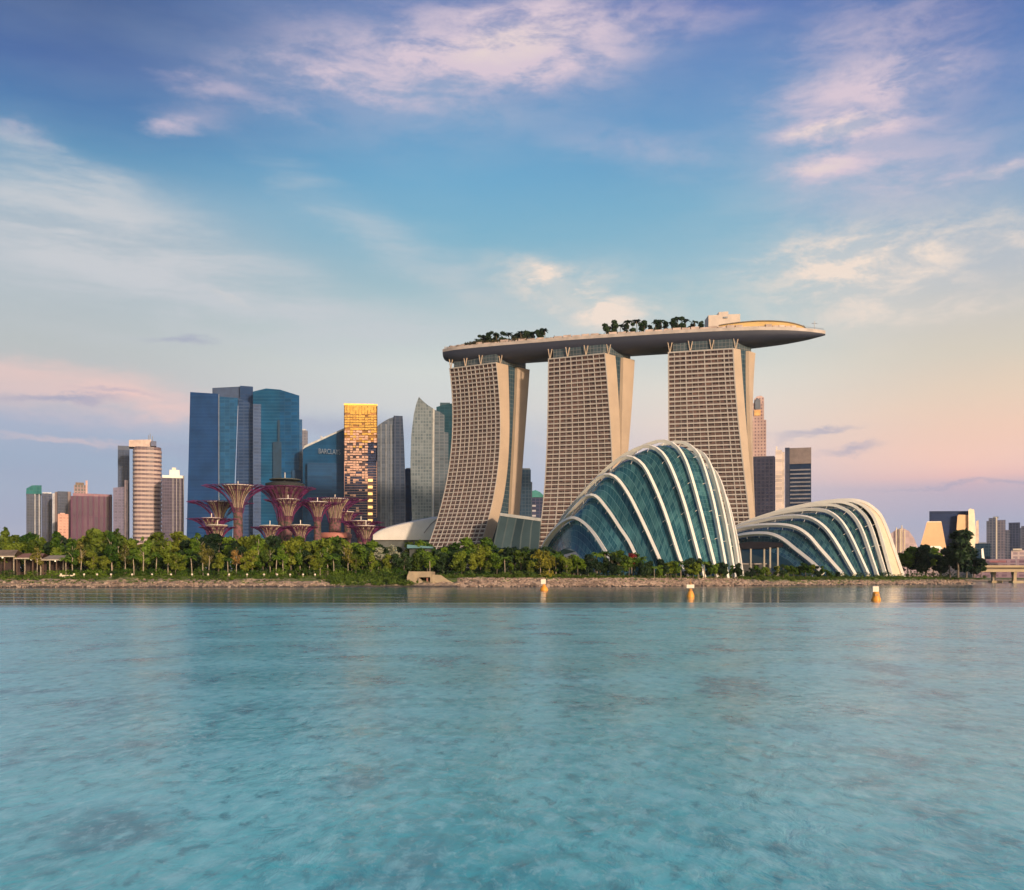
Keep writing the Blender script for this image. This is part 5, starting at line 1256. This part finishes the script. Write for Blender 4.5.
# ------------------------------------------------------------------ things at the water's edge
def pavilion(px0, px1, s, ridge_row, eave_row, label, tone):
    x0, D, z = spot(px0, s); x1, D1, _ = spot(px1, s); zb = z - .3; ze = Z(eave_row, D); zr = Z(ridge_row, D); dp = 8
    r = thing('timber_pavilion', label, 'pavilion', ((x0 + x1) / 2, D, zb), 'timber pavilions by the water')
    MB().loft([[(x0 - .6, D - 1, ze), (x0 + .5, D + dp / 2, zr), (x0 - .6, D + dp + 1, ze)], [(x1 + .6, D - 1, ze), (x1 - .5, D + dp / 2, zr), (x1 + .6, D + dp + 1, ze)]]).build('roof', tone, r)
    MB().box(((x0 + x1) / 2, D - .9, ze - .15), (x1 - x0 + 1.2, .2, .4)).build('fascia', M['concrete'], r)
    n = max(3, int((x1 - x0) / 3.2))
    for k in range(n + 1): MB().box((x0 + (x1 - x0) * k / n, D, (zb + ze) / 2), (.32, .32, ze - zb)).build('post', M['pale_bark'] if k % 2 else M['wood'], r)
    MB().box(((x0 + x1) / 2, D + dp * .6, (zb + ze) / 2 - .2), (x1 - x0 - .4, .3, ze - zb - .6)).build('back_wall', plain('pav_dark', (.045, .025, .022), .8), r)
    MB().box(((x0 + x1) / 2, D + dp / 2, zb + .25), (x1 - x0, dp, .5)).build('floor_deck', M['wood'], r)
    rl = MB(); rl.box(((x0 + x1) / 2, D - .05, zb + 1.4), (x1 - x0, .1, .14)); rl.box(((x0 + x1) / 2, D - .05, zb + .95), (x1 - x0, .1, .1)); rl.build('railing', M['wood'], r)
    lf = MB(); xl = x0 + (x1 - x0) * .55; lf.lathe([(.16, 0), (.3, .15), (.26, .4), (.05, .5)], (xl, D + .8, ze - .75), 8); lf.tube([(xl, D + .8, ze - .3), (xl, D + .8, ze)], .03, 4)
    lf.build('hanging_lamp', M['lamp'], r)
pavilion(-14, 14, 25, 549.5, 556, 'timber pavilion with the tallest gable roof, cut by the frame edge', M['roofbrown'])
pavilion(17, 41, 26, 553, 558, 'timber pavilion with a low brown roof and a glowing lamp, next after the gabled one', plain('roof_red', (.23, .11, .08), .8))
pavilion(43, 64, 27, 555, 559.5, 'small timber pavilion with a pale brown roof, last one toward the maroon block', plain('roof_pale', (.27, .21, .16), .8))

# white lights along the edge path
wl = None; k = 0
for px in [61, 74, 84, 97, 111, 132, 152, 171, 192, 208, 229, 247, 264, 277, 290, 303, 315]:
    x, y, z = spot(px, 18.5)
    lab = f"{ORD[k]} small white path light on the bank edge, counted from the timber pavilions" if k < 15 else ('second last' if k == 15 else 'last') + ' small white path light on the bank edge toward the shell roof'
    if wl is None:
        wl = thing('path_light', lab, 'path light', (x, y, z), 'white lights along the bank path')
        MB().tube([(x, y, z - .3), (x, y, z + .75)], .12, 6).build('post', M['concrete'], wl); MB().lathe([(.18, 0), (.34, .12), (.34, .5), (.1, .65)], (x, y, z + .7), 8).build('lamp_head', M['paleboard'], wl)
    else: dup(wl, (x, y, z), 0, (1, 1, 1), lab)
    k += 1
x, y, z = spot(67, 17.5)
r = thing('low_wall', 'low cream seat wall on the bank by the last pavilion', 'wall', (x, y, z))
MB().box((x, y, z + .3), (4.6, .8, 1.0)).build('body', M['paleboard'], r); MB().box((x, y, z + .86), (4.9, 1.0, .12)).build('coping', M['cream'], r)

# concrete outfall
def outfall():
    D = 340
    r = thing('outfall', 'sand coloured concrete outfall with a dark square mouth and sloping wing wall', 'outfall', (X(425, D), D, 0))
    con = plain('outfall_concrete', (.34, .255, .165), .85, var=.15, scale=.3)
    def blk(m, a, b_, t, bo, y0, y1): m.prism([(X(a, D), D + y0), (X(b_, D), D + y0), (X(b_, D), D + y1), (X(a, D), D + y1)], Z(bo, D), Z(t, D))
    m = MB(); blk(m, 409, 432, 571.5, 577.2, -1.5, 14); blk(m, 409, 419.5, 577.2, 590, -1.5, 14); blk(m, 430.6, 432, 577.2, 590, -1.5, 14); m.build('headwall', con, r)
    m = MB(); blk(m, 419.5, 430.6, 576.6, 590, 4, 6); m.build('mouth', M['dark'], r)
    m = MB(); m.prism([(X(419, D), D - 2.2), (X(425.5, D), D - 2.2), (X(425.5, D), D + 3), (X(419, D), D + 3)], -1, [Z(577.5, D), Z(584, D), Z(584, D), Z(577.5, D)]); m.build('apron', con, r)
    pxquad([(406.5, 590), (407, 577), (409, 571), (413, 573), (419, 590)], D - 2.4, 2).build('side_wall', con, r)
    pxquad([(432, 590), (432, 574.5), (441, 575), (447, 579.4), (457, 584.6), (460, 590)], D - 1.2, 12).build('wing_wall', con, r)
    pxquad([(426.4, 590), (426.4, 578), (428, 578), (428, 590)], D - .8, 1.5).build('grille_post', plain('rust', (.25, .10, .07)), r)
outfall()

# teal-roofed kiosk and white hut among the trees
x, y, z = spot(420, 52)
r = thing('kiosk', 'small kiosk with a flat teal roof among the trees behind the outfall', 'kiosk', (x, y, z))
MB().prism([(x - 4.8, y - 2), (x + 4.8, y - 2), (x + 4.8, y + 5), (x - 4.8, y + 5)], z + 10.6, [z + 12.0, z + 11.2, z + 11.4, z + 12.2]).build('roof', plain('teal_roof', (.09, .20, .22), .5), r)
MB().box((x, y + 2, z + 5.3), (8, 5, 10.8)).build('wall', plain('kiosk_wall', (.05, .055, .05)), r)
x, y, z = spot(383, 62)
r = thing('white_hut', 'white walled hut half hidden by flowering trees below the shell roof', 'hut', (x, y, z))
MB().box((x, y, z + 4.2), (9, 6, 8.4)).build('wall', plain('hut_white', (.70, .66, .58)), r); MB().prism([(x - 5, y - 3.6), (x + 5, y - 3.6), (x + 5, y + 3.6), (x - 5, y + 3.6)], z + 8.4, [z + 9, z + 9, z + 10.4, z + 10.4]).build('roof', plain('hut_roof', (.30, .42, .44)), r)
MB().box((x + 1, y - 3.1, z + 4.6), (2.4, .3, 2)).build('window', M['dark'], r)

# open shelter between the domes
def shelter():
    D = 440
    r = thing('open_shelter', 'dark flat roofed open shelter on cream posts between the two domes', 'shelter', (X(762, D), D, 4))
    pxquad([(738, 545.6), (740, 543.2), (748, 541.6), (766, 541.6), (783, 543), (783, 546.4), (766, 548.6), (742, 548.8)], D, 12).build('roof', plain('shelter_roof', (.010, .009, .014), .7, spec=.1), r)
    for p, dd in ((751, -.5), (765, .5), (770.2, -.8), (778.5, .2), (744, 6)):
        MB().box((X(p, D), D + 1 + dd, (Z(547.5, D) + 3.6) / 2), (.7, .7, Z(547.5, D) - 3.6)).build('post', plain('post_cream', (.30, .25, .19)), r)
    MB().box((X(757, D), D + 9, Z(564.5, D)), (13, .5, 1.4)).build('counter_beam', plain('beam_pale', (.22, .18, .16)), r)
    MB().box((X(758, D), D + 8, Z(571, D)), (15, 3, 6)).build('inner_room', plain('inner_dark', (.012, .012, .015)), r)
    return r
shelter()

# three buoys
def buoy(px, base_row, label, kind):
    D = CH * F / (base_row - HOR); x = X(px, D); u = D / F
    r = thing('buoy', label, 'buoy', (x, D, 0), 'channel buoys on the water')
    if kind == 0:
        MB().lathe([(.5, -.6), (3.9 * u, -.2), (4.2 * u, 1.0 * u), (3.2 * u, 3.0 * u), (1.6 * u, 5.2 * u), (1.2 * u, 6.2 * u)], (x, D, 0), 16).build('float', M['orange'], r, True)
        MB().box((x - .6 * u, D, 9.0 * u), (4.8 * u, 1.0 * u, 5.0 * u)).build('top_board', M['paleboard'], r)
        MB().tube([(x, D + .2, 5 * u), (x, D + .2, 8 * u)], .5 * u, 6).build('post', M['orange'], r)
    elif kind == 1:
        MB().lathe([(.4, -.5), (3.6 * u, -.1), (3.9 * u, 1.8 * u), (3.0 * u, 4.4 * u), (2.4 * u, 6.2 * u)], (x, D, 0), 16).build('float', M['orange'], r, True)
        MB().lathe([(2.0 * u, 6.0 * u), (1.7 * u, 9.0 * u)], (x, D, 0), 10).build('neck', plain('buoy_rust', (.48, .20, .04)), r, True)
        MB().box((x - .2 * u, D, 11.2 * u), (7.4 * u, 2.0 * u, 3.6 * u)).build('top_board', M['paleboard'], r)
        MB().lathe([(1.8 * u, 13 * u), (1.1 * u, 14.6 * u), (.4 * u, 16.5 * u), (.3 * u, 18.5 * u)], (x, D, 0), 8).build('lantern', plain('buoy_rust2', (.40, .20, .08)), r, True)
    else:
        MB().lathe([(.4, -.5), (4.7 * u, -.1), (4.7 * u, 1.2 * u), (3.6 * u, 4.0 * u), (3.0 * u, 8.0 * u), (2.6 * u, 8.8 * u)], (x, D, 0), 16).build('float', M['orange'], r, True)
        MB().box((x - .4 * u, D, 11.4 * u), (6.0 * u, 1.6 * u, 5.6 * u)).build('top_board', M['paleboard'], r)
        MB().box((x - .6 * u, D - 3.2 * u, 5.6 * u), (3.4 * u, .8 * u, 2.4 * u)).build('plate', plain('buoy_brown', (.42, .20, .06)), r)
buoy(544, 590.6, 'orange buoy with a square pale board, afloat before the yellow feathery trees', 0)
buoy(690.5, 597.5, 'tall orange buoy with a wide pale band and lantern, afloat before the tall dome', 1)
buoy(876, 600.5, 'broad based orange buoy with a pale square top, afloat before the low dome', 2)

# prototypes that were never planted are not part of the scene
for k, L in TP.items():
    for v, o in enumerate(L):
        if (k, v) not in USED:
            for c in list(o.children): bpy.data.objects.remove(c)
            bpy.data.objects.remove(o)

# ------------------------------------------------------------------ thin morning air
def haze():
    m = bpy.data.materials.new('morning_air'); m.use_nodes = True; t = m.node_tree; t.nodes.clear()
    o = t.nodes.new('ShaderNodeOutputMaterial'); v = t.nodes.new('ShaderNodeVolumePrincipled')
    v.inputs['Color'].default_value = (.80, .86, .95, 1); v.inputs['Density'].default_value = .00003; v.inputs['Anisotropy'].default_value = 0.0
    t.links.new(v.outputs[0], o.inputs['Volume'])
    b = MB().prism([(-2500, -340), (2500, -340), (2500, 2800), (-2500, 2800)], -6, 262).build('haze', m)
    tag(b, kind='stuff')
haze()
